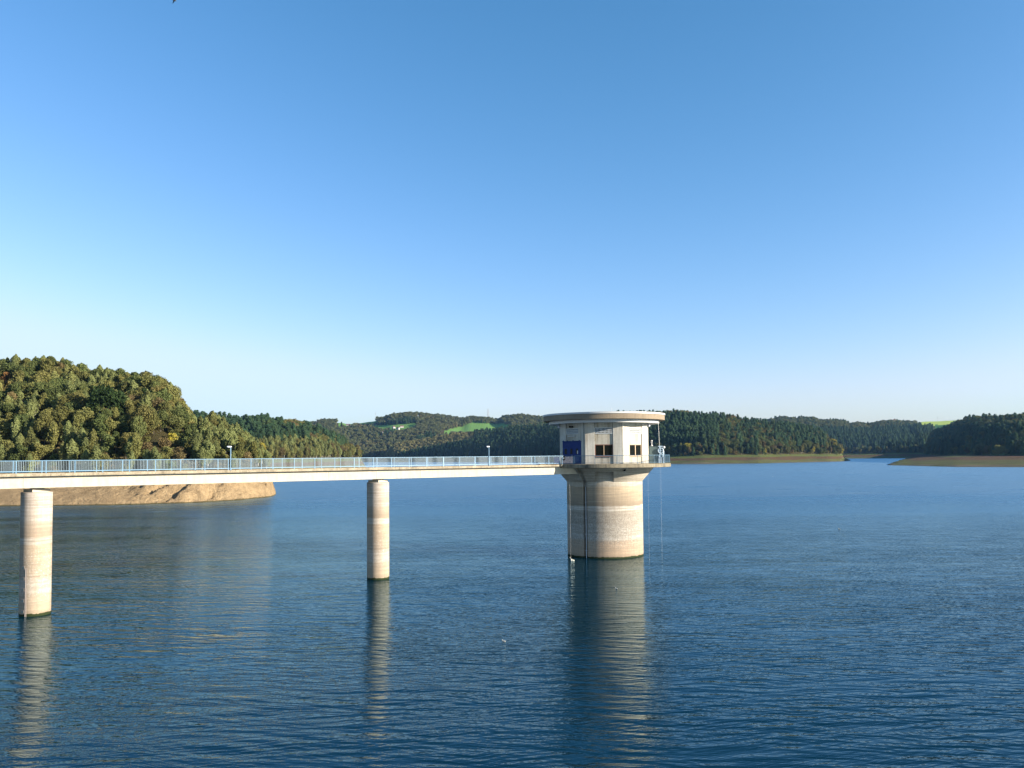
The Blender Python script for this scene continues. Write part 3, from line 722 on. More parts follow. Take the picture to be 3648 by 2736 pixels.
for (what, lv, plc, sw), ids in desc.items():
    lvp = {'at the foot': 'at foot of ', 'low': 'low on ', 'high': 'high on ', 'on the crest': 'on crest of '}[lv]+plc
    ids.sort(key=lambda i: T[i][0]/T[i][1]); n = len(ids); pl = what+('es' if what.endswith(('ch', 'sh')) else 's')
    for q, i in enumerate(ids):
        if n == 1: lab_of[i] = (f"{what} {lvp}, {sw}", None)
        elif n <= 8: o_ = 'rightmost' if q == n-1 else ORD[q]; lab_of[i] = (f"{o_} {what} {lvp}", f"{pl} {lvp}, {sw}")
        else: lab_of[i] = (f"{what} {lvp}, {sw}", f"{pl} {lvp}, {sw}")
        if lab_of[i][0].startswith(('left', 'right', 'sec', 'thi', 'fou', 'fif', 'six', 'sev')): lab_of[i] = (f"{lab_of[i][0]}, {sw}", lab_of[i][1])
        if len(lab_of[i][0].replace('-', ' ').split()) > 16: print('LONG', lab_of[i][0])
        if len(lab_of[i][0].replace('-', ' ').split()) > 14: lab_of[i] = (lab_of[i][0].replace(' broadleaf', '').replace('-crowned', ''), lab_of[i][1])
for i in sorted(single):
    X, Y, Z, shp, colr, h, wd, kd, hn = T[i]
    nm, cat = KN[kd]; lab, g2 = lab_of[i]
    pxh = h/Y*FPX*k
    if pxh > 22: place_tree(nm, shp, i, colr, X, Y, Z, h, wd, lab, cat, g2)
    else:
        o = bpy.data.objects.new(nm, joined(shp, i, colr)); COL.objects.link(o); o.location = (X, Y, Z); o.rotation_euler = (0, 0, rr()*6.28); o.scale = (h*wd, h*wd, h)
        mark(o, lab, cat, g2)
# every other tree: one mass of broadleaf wood, one of spruce wood
forms = {}
def forest(name, label, cat, kinds):
    rows = [T[i]+(i,) for i in range(len(T)) if i not in single and T[i][7] in kinds and not (hide[i] and T[i][8] != 'F')]
    if not rows: return
    col = bpy.data.collections.new(name+'_forms'); keys = sorted({(r[3], r[9] % len(SHAPES[r[3]]), r[4]) for r in rows})
    for j, (s_, i_, c_) in enumerate(keys):
        o = bpy.data.objects.new(f'{name}_form_{j:03d}', joined(s_, i_, c_)); col.objects.link(o)
    kidx = {kk: j for j, kk in enumerate(keys)}
    me = bpy.data.meshes.new(name); n = len(rows); me.vertices.add(n)
    me.vertices.foreach_set('co', np.array([r[:3] for r in rows], np.float32).ravel())
    a = me.attributes.new('pick', 'INT', 'POINT'); a.data.foreach_set('value', np.array([kidx[(r[3], r[9] % len(SHAPES[r[3]]), r[4])] for r in rows], np.int32))
    a = me.attributes.new('spin', 'FLOAT_VECTOR', 'POINT'); a.data.foreach_set('vector', np.array([(0, 0, rr()*6.28) for r in rows], np.float32).ravel())
    a = me.attributes.new('size', 'FLOAT_VECTOR', 'POINT'); a.data.foreach_set('vector', np.array([(r[5]*r[6], r[5]*r[6], r[5]) for r in rows], np.float32).ravel())
    o = link(name, me); mark(o, label, cat, kind='stuff')
    ng = bpy.data.node_groups.new(name, 'GeometryNodeTree')
    ng.interface.new_socket('Geometry', in_out='INPUT', socket_type='NodeSocketGeometry'); ng.interface.new_socket('Geometry', in_out='OUTPUT', socket_type='NodeSocketGeometry')
    N = ng.nodes; gi = N.new('NodeGroupInput'); go = N.new('NodeGroupOutput'); ip = N.new('GeometryNodeInstanceOnPoints'); ci = N.new('GeometryNodeCollectionInfo')
    ci.inputs[0].default_value = col; ci.inputs['Separate Children'].default_value = True; ci.inputs['Reset Children'].default_value = True
    ip.inputs['Pick Instance'].default_value = True
    def att(nm, ty):
        q = N.new('GeometryNodeInputNamedAttribute'); q.data_type = ty; q.inputs['Name'].default_value = nm
        return [s for s in q.outputs if s.enabled and s.name == 'Attribute'][0]
    Lk = ng.links.new
    Lk(gi.outputs[0], ip.inputs['Points']); Lk(ci.outputs[0], ip.inputs['Instance']); Lk(att('pick', 'INT'), ip.inputs['Instance Index'])
    Lk(att('spin', 'FLOAT_VECTOR'), ip.inputs['Rotation']); Lk(att('size', 'FLOAT_VECTOR'), ip.inputs['Scale']); Lk(ip.outputs[0], go.inputs[0])
    md = o.modifiers.new('trees', 'NODES'); md.node_group = ng
forest('broadleaf_wood', 'mixed autumn broadleaf wood covering the far shores and ridges', 'wood', ('broad', 'birch', 'bush'))
forest('spruce_wood', 'dark green spruce wood covering the far hillsides', 'wood', ('spruce',))
print('TREES', len(T), 'single', len(single), {kd: sum(1 for i in single if T[i][7] == kd) for kd in LIMIT}, 'smallest', {kd: min([seen[i] for i in single if T[i][7] == kd] or [0]) for kd in LIMIT})

# ------------------------------------------------------------------ intake tower
TC = Vector((13.1, 114.0, 0))
_f = Vector((-TC.x, -TC.y, 0)).normalized()            # towards the viewer's bank
TROT = math.atan2(_f.y, _f.x)+math.pi/2                # local -Y faces the viewer's bank, local +X is screen right
tower = empty('intake_tower', TC, TROT)
mark(tower, 'round concrete intake tower with octagonal control house and wide flat roof', 'tower')
def pol(th, r): return (r*math.sin(th), -r*math.cos(th))  # angle from the viewer-facing side, positive to the right
# shaft with flared head, niche and cable groove: rows of height, columns of angle
R0, RT = 5.35, 7.05
ZT, ZN, ZC = EYE-1.66, EYE-2.17, EYE-3.62
rows = [(ZT, RT), (ZN, RT-(ZT-ZN)*(RT-R0)/(ZT-ZC)), (ZN-.001, None), (ZC, R0), (ZC-3, R0), (-2, R0)]
ga, gb = R(-33.2), R(-26.2)
NW = 1.26
cols = []
def addc(kind, v): cols.append((kind, v))
e15 = R(16)
for a in np.linspace(e15, math.pi, 40): addc('o', a)
for a in np.linspace(-math.pi+.07, ga, 34)[:-1]: addc('o', a)
addc('o', ga); addc('g', ga); addc('g', (ga+gb)/2); addc('g', gb); addc('o', gb)
addc('o', -e15*1.25); addc('o', -e15)
addc('e', -1); 
for f_ in np.linspace(-1, 1, 9): addc('n', f_)
addc('e', 1)
m = MB(); grid = []
for zi, (z, rad) in enumerate(rows):
    row = []
    cone = rows[1][1] if rad is None else rad
    for kd, v in cols:
        if kd == 'o': p = pol(v, cone)
        elif kd == 'g': p = pol(v, cone-.55)
        elif kd == 'e': p = pol(math.asin(v*NW/cone), cone)
        else:
            rn = (cone if zi < 2 else R0); p = pol(math.asin(v*NW/rn), rn)
        row.append(m._v((p[0], p[1], z)))
    grid.append(row)
for a, b in zip(grid, grid[1:]):
    for i in range(len(cols)):
        j = (i+1) % len(cols)
        try: m.b.faces.new((a[i], a[j], b[j], b[i]))
        except Exception: pass
bmesh.ops.remove_doubles(m.b, verts=m.b.verts, dist=1e-4)
m.build('shaft', M['shaft'], tower, smooth=True)
# platform slab
m = MB(); m.lathe([(0, EYE-1.64), (9.3, EYE-1.64), (9.35, EYE-1.60), (9.35, EYE-1.18), (9.3, EYE-1.13), (0, EYE-1.13)], 120); m.build('platform', M['slab'], tower, smooth=True)
# control house: eight faces, each with two side panels and a set-back middle panel
AP = 6.15; HW = AP*math.tan(R(22.5)); IN = 5.8
ZF, ZTOP = EYE-1.12, EYE+4.5
def face_m(k): return Matrix.Rotation(R(45*k), 4, 'Z')      # local -Y outward
side = MB(); mid = MB(); dark = MB()
for k in range(8):
    Mx = face_m(k); side.M = Mx; mid.M = Mx; dark.M = Mx
    hwi = HW*IN/AP
    for s in (-1, 1):
        pts = [(s*1.24, -AP), (s*(HW-.012), -AP), (s*(hwi-.012), -IN), (s*1.24, -IN)]
        side.prism(pts if s < 0 else pts[::-1], ZF, ZTOP)
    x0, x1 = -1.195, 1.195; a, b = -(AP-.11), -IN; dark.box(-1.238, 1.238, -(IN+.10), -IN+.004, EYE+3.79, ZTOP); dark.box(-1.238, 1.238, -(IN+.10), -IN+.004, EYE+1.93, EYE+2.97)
    if k == 7:      # entrance face (seen on the left)
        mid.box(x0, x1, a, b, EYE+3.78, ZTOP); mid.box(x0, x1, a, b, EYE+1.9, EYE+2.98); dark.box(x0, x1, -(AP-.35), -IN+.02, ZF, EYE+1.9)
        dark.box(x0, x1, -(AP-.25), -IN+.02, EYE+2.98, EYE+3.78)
    else:
        mid.box(x0, x1, a, b, EYE+3.78, ZTOP); mid.box(x0, x1, a, b, EYE+1.52, EYE+2.98); mid.box(x0, x1, a, b, ZF, EYE-.12)
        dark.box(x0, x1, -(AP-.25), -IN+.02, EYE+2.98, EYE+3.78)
side.build('wall', M['wall'], tower, bevel=.02)
mid.build('wall_panel', M['wallp'], tower)
dark.build('vent_shade_backing', M['dark'], tower)  # near-black backing paints the shade behind the grilles and panel gaps
for k in (0, 1, 7, 6, 2):
    v = MB(face_m(k)); y = -(AP-.03)
    v.box(-1.21, 1.21, y, y+.1, EYE+3.70, EYE+3.78); v.box(-1.21, 1.21, y, y+.1, EYE+2.98, EYE+3.07)
    nx = 13; 
    for i in range(nx+1):
        x = -1.19+2.38*i/nx; v.box(x-.028, x+.028, y+.02, y+.06, EYE+3.072, EYE+3.698)
    for z in (3.28, 3.49): v.box(-1.19, 1.19, y+.023, y+.057, EYE+z-.026, EYE+z+.026)
    v.build('vent_grille', M['lattice'], tower)
for k in (0, 1, 2, 6):
    Mx = face_m(k); y = -(AP-.10); fm = M['frame'] if k == 0 else M['framel']
    f_ = MB(Mx); z0, z1 = EYE-.115, EYE+1.515
    f_.box(-1.215, 1.215, y, y+.12, z1-.10, z1); f_.box(-1.215, 1.215, y, y+.12, z0, z0+.10)
    f_.box(-1.215, -1.115, y, y+.12, z0+.101, z1-.101); f_.box(1.115, 1.215, y, y+.12, z0+.101, z1-.101)
    fo = f_.build('window', fm, tower)
    mb = MB(Mx); mb.box(-.06, .06, y-.005, y+.11, z0+.101, z1-.101); mb.build('mullion', M['framel'], fo)
    for s in (-1, 1):
        pn = MB(Mx); pn.box(min(s*.062, s*1.113), max(s*.062, s*1.113), y+.05, y+.07, z0+.102, z1-.102); pn.build('pane', M['glass'], fo)
    sl = MB(Mx); sl.box(-1.21, 1.21, y-.14, y-.002, z0-.05, z0-.004); sl.build('sill', fm, fo)
# door on the left-hand face
Mx = face_m(7); d_ = MB(Mx); y = -AP-.05
zt = EYE+1.95
d_.box(-1.92, -.06, y, y+.045, ZF+.03, zt); d_.box(-.05, 1.80, y, y+.045, ZF+.03, zt); d_.box(-1.98, 1.86, y-.05, y+.04, zt+.003, zt+.10)
door = d_.build('door', M['blue'], tower, bevel=.01)
for x in (-1.27, -.12, 1.0):
    w = MB(Mx); w.box(x-.23, x+.23, y-.006, y+.03, EYE+.25, EYE+.98); w.build('door_window', M['glass'] if x != 1.0 else M['glass'], door)
w = MB(Mx); w.box(1.04, 1.2, y-.012, y-.007, EYE+.27, EYE+.72); w.build('notice', M['white'], door)
w = MB(Mx); w.tube((.05, y-.07, EYE-.1), (.05, y-.07, EYE+.12), .02); w.tube((.05, y-.07, EYE-.08), (.05, y, EYE-.08), .012); w.tube((.05, y-.07, EYE+.1), (.05, y, EYE+.1), .012); w.build('door_handle', M['steel'], door)
w = MB(Mx)
for x in (-1.7, -.95, .25, 1.5): w.box(x-.05, x+.05, y-.06, y+.04, zt+.104, zt+.2)
w.build('door_roller', M['blue'], door)
w = MB(Mx); w.box(-.75, .65, -AP-.12, -AP+.05, EYE+2.68, EYE+2.78); w.build('lamp_strip', M['white'], tower)
w = MB(Mx); w.box(-.3, .2, -AP-.3, -AP+.06, EYE+3.9, EYE+4.12); w.tube((-.05, -AP-.3, EYE+4.0), (-.05, -AP-.42, EYE+3.97), .08); w.build('camera_box', M['dark'], tower)
w = MB(Mx); w.box(-2.3, -2.14, -AP-.1, -AP-.002, EYE+.35, EYE+.6); w.build('switch_box', M['lattice'], tower)
w = MB(Mx); w.tube((2.38, -AP-.04, ZF), (2.38, -AP-.04, ZTOP), .035); w.build('down_pipe', M['cabinet'], tower)
# roof
m = MB(); m.lathe([(0, EYE+4.505), (7.62, EYE+4.505), (7.66, EYE+4.45), (7.82, EYE+4.45), (7.82, EYE+4.86)], 128)
m.build('soffit_ring', M['white'], tower, smooth=True)
m = MB(); m.lathe([(7.5, EYE+4.865), (8.5, EYE+4.865), (8.6, EYE+4.90), (8.6, EYE+5.66), (0, EYE+5.66)], 128)
roof = m.build('roof', M['fascia'], tower, smooth=True)
m = MB(); m.lathe([(8.603, EYE+5.60), (8.68, EYE+5.60), (8.68, EYE+5.82), (8.50, EYE+5.86), (0, EYE+5.90)], 128)
m.build('roof_trim', M['white'], roof, smooth=True)
m = MB(); m.tube((1.2, 1, EYE+5.88), (1.2, 1, EYE+6.9), .02); m.build('aerial', M['steel'], roof)
for th in (67.5, -67.5):
    x, y = pol(R(th), 6.75); l = MB(); l.tube((x, y, EYE+4.5), (x, y, EYE+4.2), .03)
    bmesh.ops.create_uvsphere(l.b, u_segments=14, v_segments=9, radius=.21, matrix=Matrix.Translation((x, y, EYE+4.1)))
    l.tube((x, y, EYE+4.1), (x-.25*math.sin(R(th)), y, EYE+4.02), .14)
    l.build('floodlight', M['lamp'], tower, smooth=True)
# drain hole in the flared head, pipe in the groove
th = R(23.5); p = Vector((*pol(th, 6.80), EYE-1.95)); nrm = Vector((math.sin(th), -math.cos(th), -.75)).normalized()
m = MB(); m.tube(p-nrm*.2, p+nrm*.06, .17, 20); m.build('drain_hole', M['dark'], tower)
m = MB(); m.tube(p-nrm*.2, p+nrm*.09, .20, 20, caps=False); m.build('drain_collar', M['steel'], tower)
q = pol(R(-29.4), 5.22); m = MB(); m.tube((q[0], q[1], -1), (q[0], q[1], EYE-4.3), .06, 10); m.build('pipe', M['white'], tower, smooth=True)
m = MB()
for z in np.arange(1, 10, 2.2): m.box(q[0]-.14, q[0]+.14, q[1]-.03, q[1]+.42, z, z+.05)
m.build('pipe_bracket', M['steel'], tower)

# platform railing: posts every 18 degrees, rails and bars per bay, open where the bridge arrives
def arc_pts(r, a0, a1, n): return [pol(a0+(a1-a0)*i/n, r) for i in range(n+1)]
prail = empty('platform_railing', TC, TROT)
mark(prail, 'light blue round railing along the edge of the tower platform', 'railing')
RP = 9.2; za = EYE-1.13
posts = [R(-25.5+18*i) for i in range(0, 16)]        # ends before the bridge mouth
mp = MB()
for a in posts:
    x, y = pol(a, RP); p = MB(); p.tube((x, y, za), (x, y, EYE-.0), .035, 8); p.build('post', M['railt'], prail)
a0, a1 = posts[0], posts[-1]
n = 96; P_ = arc_pts(RP, a0, a1, n)
tr_ = MB(); br_ = MB(); 
for A, B in zip(P_, P_[1:]):
    tr_.tube((*A, EYE+.0), (*B, EYE+.0), .034, 8, caps=False); br_.tube((*A, EYE-.96), (*B, EYE-.96), .024, 6, caps=False)
tr_.build('top_rail', M['railt'], prail); br_.build('bottom_rail', M['railt'], prail)
for a, b in zip(posts, posts[1:]):
    bb = MB(); nb = 21
    for i in range(1, nb):
        x, y = pol(a+(b-a)*i/nb, RP); bb.box(x-.009, x+.009, y-.009, y+.009, EYE-.95, EYE-.03)
    bb.build('bars', M['railt'], prail)
# gate between bridge and platform with its control box
gx0, gy0 = pol(R(-40.5), RP); gx1, gy1 = pol(R(-25.5), RP)
gate = empty('platform_gate', TC, TROT); mark(gate, 'white barred gate at the end of the bridge with a small dark lock box', 'gate')
g = MB()
g.tube((gx0, gy0, EYE-.05), (gx1, gy1, EYE-.05), .03, 8); g.tube((gx0, gy0, EYE-1.0), (gx1, gy1, EYE-1.0), .03, 8)
for f_ in (0, .97): x = gx0+(gx1-gx0)*f_; y = gy0+(gy1-gy0)*f_; g.tube((x, y, za), (x, y, EYE-.02), .04, 8)
g.build('gate_frame', M['railt'], gate)
g = MB()
for i in range(1, 17):
    x = gx0+(gx1-gx0)*i/17; y = gy0+(gy1-gy0)*i/17; g.box(x-.012, x+.012, y-.012, y+.012, EYE-1.0, EYE-.06)
g.build('bars', M['white'], gate)
x = gx0+(gx1-gx0)*.28; y = gy0+(gy1-gy0)*.28-.1
g = MB(); g.tube((x, y, EYE-.3), (x, y-.08, EYE-.3), .3, 18); g.build('lock_box', M['dark'], gate)
g = MB(); g.box(x-.1, x+.1, y-.1, y-.083, EYE-.42, EYE-.18); g.build('lock_plate', M['white'], gate)
cb = empty('control_box', TC, TROT); mark(cb, 'dark blue steel box standing where the bridge meets the platform', 'box')
x, y = pol(R(-44.5), RP-.1)
g = MB(); g.box(x-.42, x+.42, y-.3, y+.3, za, EYE-.16); g.build('housing', M['blue'], cb, bevel=.02)
g = MB(); g.box(x-.45, x+.45, y-.33, y+.33, EYE-.157, EYE-.10); g.build('lid', M['blue'], cb)
g = MB(); g.tube((x+.2, y-.2, EYE-.1), (x+.2, y-.2, EYE+.02), .03); g.build('knob', M['white'], cb)

# instruments on the right of the platform
def on_deck(th, r): x, y = pol(R(th), r); return x, y
ic = empty('instrument_cabinet', TC, TROT); mark(ic, 'dark grey-green cabinet with a small white sensor on top, right of the control house', 'cabinet')
x, y = 6.95, -1.0
g = MB(); g.box(x-.62, x+.58, y-.35, y+.35, za, EYE+1.22); g.build('housing', M['cabinet'], ic, bevel=.02)
g = MB(); g.box(x-.66, x+.62, y-.4, y+.4, EYE+1.223, EYE+1.27); g.build('lid', M['cabinet'], ic)
g = MB(); g.tube((x-.25, y, EYE+1.27), (x-.25, y, EYE+1.5), .16, 10, .07); g.tube((x-.25, y, EYE+1.5), (x-.25, y, EYE+1.78), .05); g.tube((x-.37, y, EYE+1.75), (x-.13, y, EYE+1.79), .06)
bmesh.ops.create_uvsphere(g.b, u_segments=12, v_segments=8, radius=.13, matrix=Matrix.Translation((x-.25, y, EYE+2.0)))
g.build('sensor', M['white'], ic, smooth=True)
wi = empty('winch', TC, TROT); mark(wi, 'light blue hand winch with crank wheel beside the platform railing', 'winch')
x, y = 8.0, -1.2
g = MB(); g.box(x-.42, x-.02, y-.25, y+.25, za+.02, EYE-.2); g.box(x-.3, x-.14, y-.2, y+.2, EYE-.2, EYE+1.15); g.box(x-.45, x+.16, y-.22, y+.22, EYE+1.152, EYE+1.28); g.build('frame', M['winch'], wi, bevel=.015)
def ring(mb, c, r, t, nrm=(0, -1, 0), n=24):
    nv = Vector(nrm).normalized(); u = nv.orthogonal().normalized(); w = nv.cross(u); pts = [Vector(c)+(u*math.cos(2*math.pi*i/n)+w*math.sin(2*math.pi*i/n))*r for i in range(n)]
    for i in range(n): mb.tube(pts[i], pts[(i+1) % n], t, 6, caps=False)
g = MB(); ring(g, (x-.12, y-.3, EYE+.62), .36, .05); g.tube((x-.48, y-.3, EYE+.62), (x+.24, y-.3, EYE+.62), .03); g.tube((x-.12, y-.3, EYE+.26), (x-.12, y-.3, EYE+.98), .03); g.tube((x-.12, y-.3, EYE+.62), (x-.12, y, EYE+.62), .05); g.build('crank_wheel', M['winch'], wi)
g = MB(); ring(g, (x-.1, y-.28, EYE-.12), .26, .045); g.tube((x-.1, y-.28, EYE-.12), (x-.1, y, EYE-.12), .05); g.build('drum', M['winch'], wi)
g = MB(); g.tube((x+.28, y, za), (x+.28, y, EYE+.62), .09, 10); g.tube((x+.28, y, EYE+.62), (x+.28, y, EYE+.9), .05); g.build('column', M['winch'], wi, smooth=True)
g = MB(); g.tube((x+.28, y-.1, EYE+1.02), (x+.42, y+.1, EYE+1.12), .16, 12); g.build('motor', M['white'], wi, smooth=True)
ln = MB(TC_M := Matrix.Translation(TC) @ Matrix.Rotation(TROT, 4, 'Z')); ln.tube((7.75, -1.25, EYE+1.28), (7.65, -1.0, EYE+4.7), .018, 6)
mark(ln.build('cable', M['steel']), 'thin grey cable rising from the winch to the roof edge', 'cable')
for (x, y, z1), lb in (((7.62, -4.6, EYE-1.6), 'thin line hanging from the outer right edge of the platform to the water'), ((6.5, -6.9, EYE-1.2), 'thin line hanging close to the right side of the tower shaft')):
    if 'outer' not in lb: x, y = 5.8, -6.8
    ln = MB(TC_M); ln.tube((x, y, -.3), (x, y, z1), .005, 5); mark(ln.build('hanging_line', M['steel']), lb, 'line')

# float on its line at the foot of the tower, seen as a bright blob and a smaller one
fx, fy = 7.75, 107.0
fl = empty('float', (fx, fy, 0)); mark(fl, 'white float with a smaller one beside it at the left foot of the tower', 'float')
g = MB(); bmesh.ops.create_uvsphere(g.b, u_segments=16, v_segments=10, radius=.16, matrix=Matrix.Translation((0, 0, .09)) @ Matrix.Diagonal((1, 1, 1.25, 1))); g.build('float_ball', M['float'], fl, smooth=True)
g = MB(); bmesh.ops.create_uvsphere(g.b, u_segments=12, v_segments=8, radius=.13, matrix=Matrix.Translation((.26, -.05, .05)) @ Matrix.Diagonal((1, 1, 1.2, 1))); g.build('small_ball', M['float'], fl, smooth=True)
g = MB(); g.tube((-.05, 0, .25), (-.18, .05, .55), .02, 6); g.tube((-.18, .05, .50), (-.28, .05, .45), .015, 6); g.build('stick', M['float'], fl)
g = MB(); g.tube((-.05, .1, .3), (-.05, .75, EYE-1.65), .004, 5); g.build('line', M['steel'], fl)

# ------------------------------------------------------------------ bridge and piers
P1 = Vector((-43.8, 73.6, 0)); P2 = Vector((-15.7, 93.2, 0))
axis = Vector((TC.x-P1.x, TC.y-P1.y, 0)); LEN = axis.length; BA = math.atan2(axis.y, axis.x)
bridge = empty('footbridge', P1, BA); mark(bridge, 'long pale concrete footbridge leading from the left out to the tower', 'bridge')
XS, XE = -34.0, LEN-9.05; HB = 2.0
m = MB(); m.box(XS, XE, -HB+.32, HB-.32, EYE-1.42, EYE-1.22); m.build('deck', M['deck'], bridge)
cuts = [XS, .9, 18.5, 36.2, XE]
for s in (-1, 1):
    for a, b in zip(cuts, cuts[1:]):
        m = MB(); y0, y1 = sorted((s*(HB-.318), s*HB)); m.box(a+.008, b-.008, y0, y1, EYE-1.40, EYE-1.14); m.build('kerb', M['kerb'], bridge, bevel=.015)
gw = 1.5; gj = [XS, -1.2, 6.5, 12.7, 27.7, 33.5, 39.2, 45.0, 51.0, LEN-6.2]
m = MB()
for a, b in zip(gj, gj[1:]): m.prism([(a+.006, -gw), (b-.006, -gw), (b-.006, gw), (a+.006, gw)], EYE-2.46, EYE-1.405)
m.build('girder', M['girder'], bridge, bevel=.012)
def railing(s, label):
    e = empty('bridge_railing', P1, BA); mark(e, label, 'railing')
    y = s*(HB-.10); sp = 2.31; xs = [-1.78+sp*i for i in range(-13, 28)]
    xs = [x for x in xs if XS < x < XE+.9]
    for x in xs: q = MB(); q.box(x-.032, x+.032, y-.032, y+.032, EYE-1.14, EYE-.03); q.build('post', M['rail'], e)
    q = MB(); q.box(xs[0], xs[-1]+.2, y-.04, y+.04, EYE-.028, EYE+.03); q.build('top_rail', M['rail'], e, bevel=.01)
    q = MB(); q.box(xs[0], xs[-1], y-.026, y+.026, EYE-1.0, EYE-.955); q.build('bottom_rail', M['rail'], e)
    for a, b in zip(xs, xs[1:]):
        q = MB(); nb = 17
        for i in range(1, nb): x = a+(b-a)*i/nb; q.box(x-.009, x+.009, y-.007, y+.007, EYE-.954, EYE-.029)
        q.build('bars', M['bars'], e)
railing(-1, 'light blue railing on the near side of the footbridge')
railing(1, 'light blue railing on the far side of the footbridge, behind the near one')

def pier(P, label, rot, gauge=False):
    e = empty('bridge_pier', P, BA); mark(e, label, 'pier')
    r = 1.28; m = MB(); m.lathe([(r, -2), (r, EYE-2.90), (r-.03, EYE-2.86), (0, EYE-2.86)], 64); m.build('column', M['pier'], e, smooth=True)
    m = MB(Matrix.Rotation(R(22), 4, 'Z')); m.box(-.80, .80, -.80, .80, EYE-2.855, EYE-2.60); m.build('cap_block', M['girder'], e, bevel=.02)
    m = MB(Matrix.Rotation(R(22), 4, 'Z')); m.box(-.45, .45, -.45, .45, EYE-2.597, EYE-2.463); m.build('bearing', M['girder'], e, bevel=.02)
    if gauge:
        view = math.atan2(-P.y, -P.x)-BA
        def at(a, rr_): t = view+R(a); return (math.cos(t)*rr_, math.sin(t)*rr_)
        for a, w in ((-36, .035), (-31.5, .018)):
            x, y = at(a, r+.03); g = MB(); g.tube((x, y, -.5), (x, y, 4.35), w, 8); gs = g.build('gauge_staff', M['gauge'], e)
        for i in range(5):
            x, y = at(-47, r+.04); z = .45+i*.98
            g = MB(Matrix.Translation((x, y, z)) @ Matrix.Rotation(view+R(-47), 4, 'Z')); g.box(-.01, .01, -.15, .15, -.15, .15); pl = g.build('number_plate', M['gauge'], e)
            g = MB(Matrix.Translation((x, y, z)) @ Matrix.Rotation(view+R(-47), 4, 'Z')); g.box(.011, .016, -.10, .10, -.12, .11); g.build('plate_face', M['cabinet'], pl)
    return e
pier(P1, 'round concrete bridge pier at the left with a white water gauge on its shaded side', BA, True)
pier(P2, 'round concrete bridge pier standing alone midway between the left pier and the tower', BA)

def lamp(s_along, label):
    q = P1+axis.normalized()*s_along; nv = Vector((axis.y, -axis.x, 0)).normalized()
    e = empty('bridge_lamp', (q.x+nv.x*(HB-.02)*.98, q.y+nv.y*(HB-.02)*.98, EYE-1.14), BA); mark(e, label, 'lamp')
    m = MB(); m.tube((0, -.06, 0), (0, -.06, .12), .09, 12); m.tube((0, -.06, .12), (0, -.06, 2.35), .045, 10); m.build('pole', M['rail'], e, smooth=True)
    m = MB(); m.prism([(-.36, -.17), (.07, -.17), (.11, -.06), (.07, .05), (-.36, .05), (-.41, -.06)], 2.34, 2.47); m.build('lamp_head', M['lamp'], e, bevel=.05)
    m = MB(); m.box(-.32, .0, -.14, .02, 2.32, 2.338); m.build('diffuser', M['lattice'], e)
lamp(16.9, 'slim light blue lamp post on the bridge in front of the near wooded slope')
lamp(48.7, 'slim lamp post on the bridge nearer to the tower against the shaded hill')

# ------------------------------------------------------------------ birds on the water
def bird(x, y, rz, sc, white, label):
    me = bpy.data.meshes.new('water_bird'); pts = [(-.22, 0, .10), (-.12, 0, .09), (.06, 0, .08), (.16, 0, .12), (.19, 0, .22), (.21, 0, .29), (.30, 0, .28)]; rad = [.025, .085, .10, .06, .032, .042, .012]
    me.from_pydata([tuple(c*sc for c in p) for p in pts], [(i, i+1) for i in range(6)], [])
    o = link('water_bird', me, [M['birdw'] if white else M['birdd']]); o.location = (x, y, -.02); o.rotation_euler = (0, 0, rz)
    sk = o.modifiers.new('skin', 'SKIN'); sk.use_smooth_shade = True
    for v, r_ in zip(me.skin_vertices[0].data if me.skin_vertices else [], rad): v.radius = (r_*sc, r_*sc)
    if not me.skin_vertices:
        bpy.context.view_layer.update()
    o.modifiers.new('sub', 'SUBSURF').levels = 1; o.modifiers['sub'].render_levels = 1
    mark(o, label, 'bird'); return o, rad, sc
bb_ = [bird(59.95, 147.2, 1.9, 1.0, True, 'white water bird on the open water right of the tower'),
       bird(-.75, 61.0, 2.8, .62, True, 'small white-breasted water bird on the dark water in the foreground centre'),
       bird(29.8, 476, 3.0, 1.7, True, 'pale gull on the water just left of the tower below the bridge end'),
       bird(161.2, 495, .3, 1.5, True, 'tiny pale water bird far out in the blue water right of the tower'),
       bird(10.8, 84.2, 2.2, .7, True, 'small water bird in the reflection of the tower')]
fb = MB(); fb.tube((-.28, 0, 0), (.05, 0, .02), .02, 8, .075); fb.tube((.05, 0, .02), (.28, 0, .03), .075, 8, .02)
for sgn in (-1, 1):
    a_ = [fb._v(p) for p in ((-.1, sgn*.05, .03), (.1, sgn*.05, .03), (.12, sgn*.34, .12), (-.04, sgn*.36, .12))]; b_ = [fb._v(p) for p in ((-.02, sgn*.75, -.02), (.05, sgn*.72, -.01))]
    fb.b.faces.new(a_); fb.b.faces.new((a_[3], a_[2], b_[1], b_[0]))
fo_ = fb.build('flying_bird', M['birdd']); fo_.scale = (.62, .62, .62); fo_.location = (-19.3, 45, 40.52); fo_.rotation_euler = (0, 0, .7); fo_.scale = (.45, .45, .45); mark(fo_, 'dark bird in flight at the very top edge of the sky', 'bird')
sd = fo_.modifiers.new('thick', 'SOLIDIFY'); sd.thickness = .015
for o, rad, sc in bb_:
    if not o.data.skin_vertices:
        bpy.context.view_layer.objects.active = o; o.select_set(True)
        try: bpy.ops.mesh.customdata_skin_add()
        except Exception as ex: print('skin', ex)
        o.select_set(False)
    for v, r_ in zip(o.data.skin_vertices[0].data, rad): v.radius = (r_*sc, r_*sc)

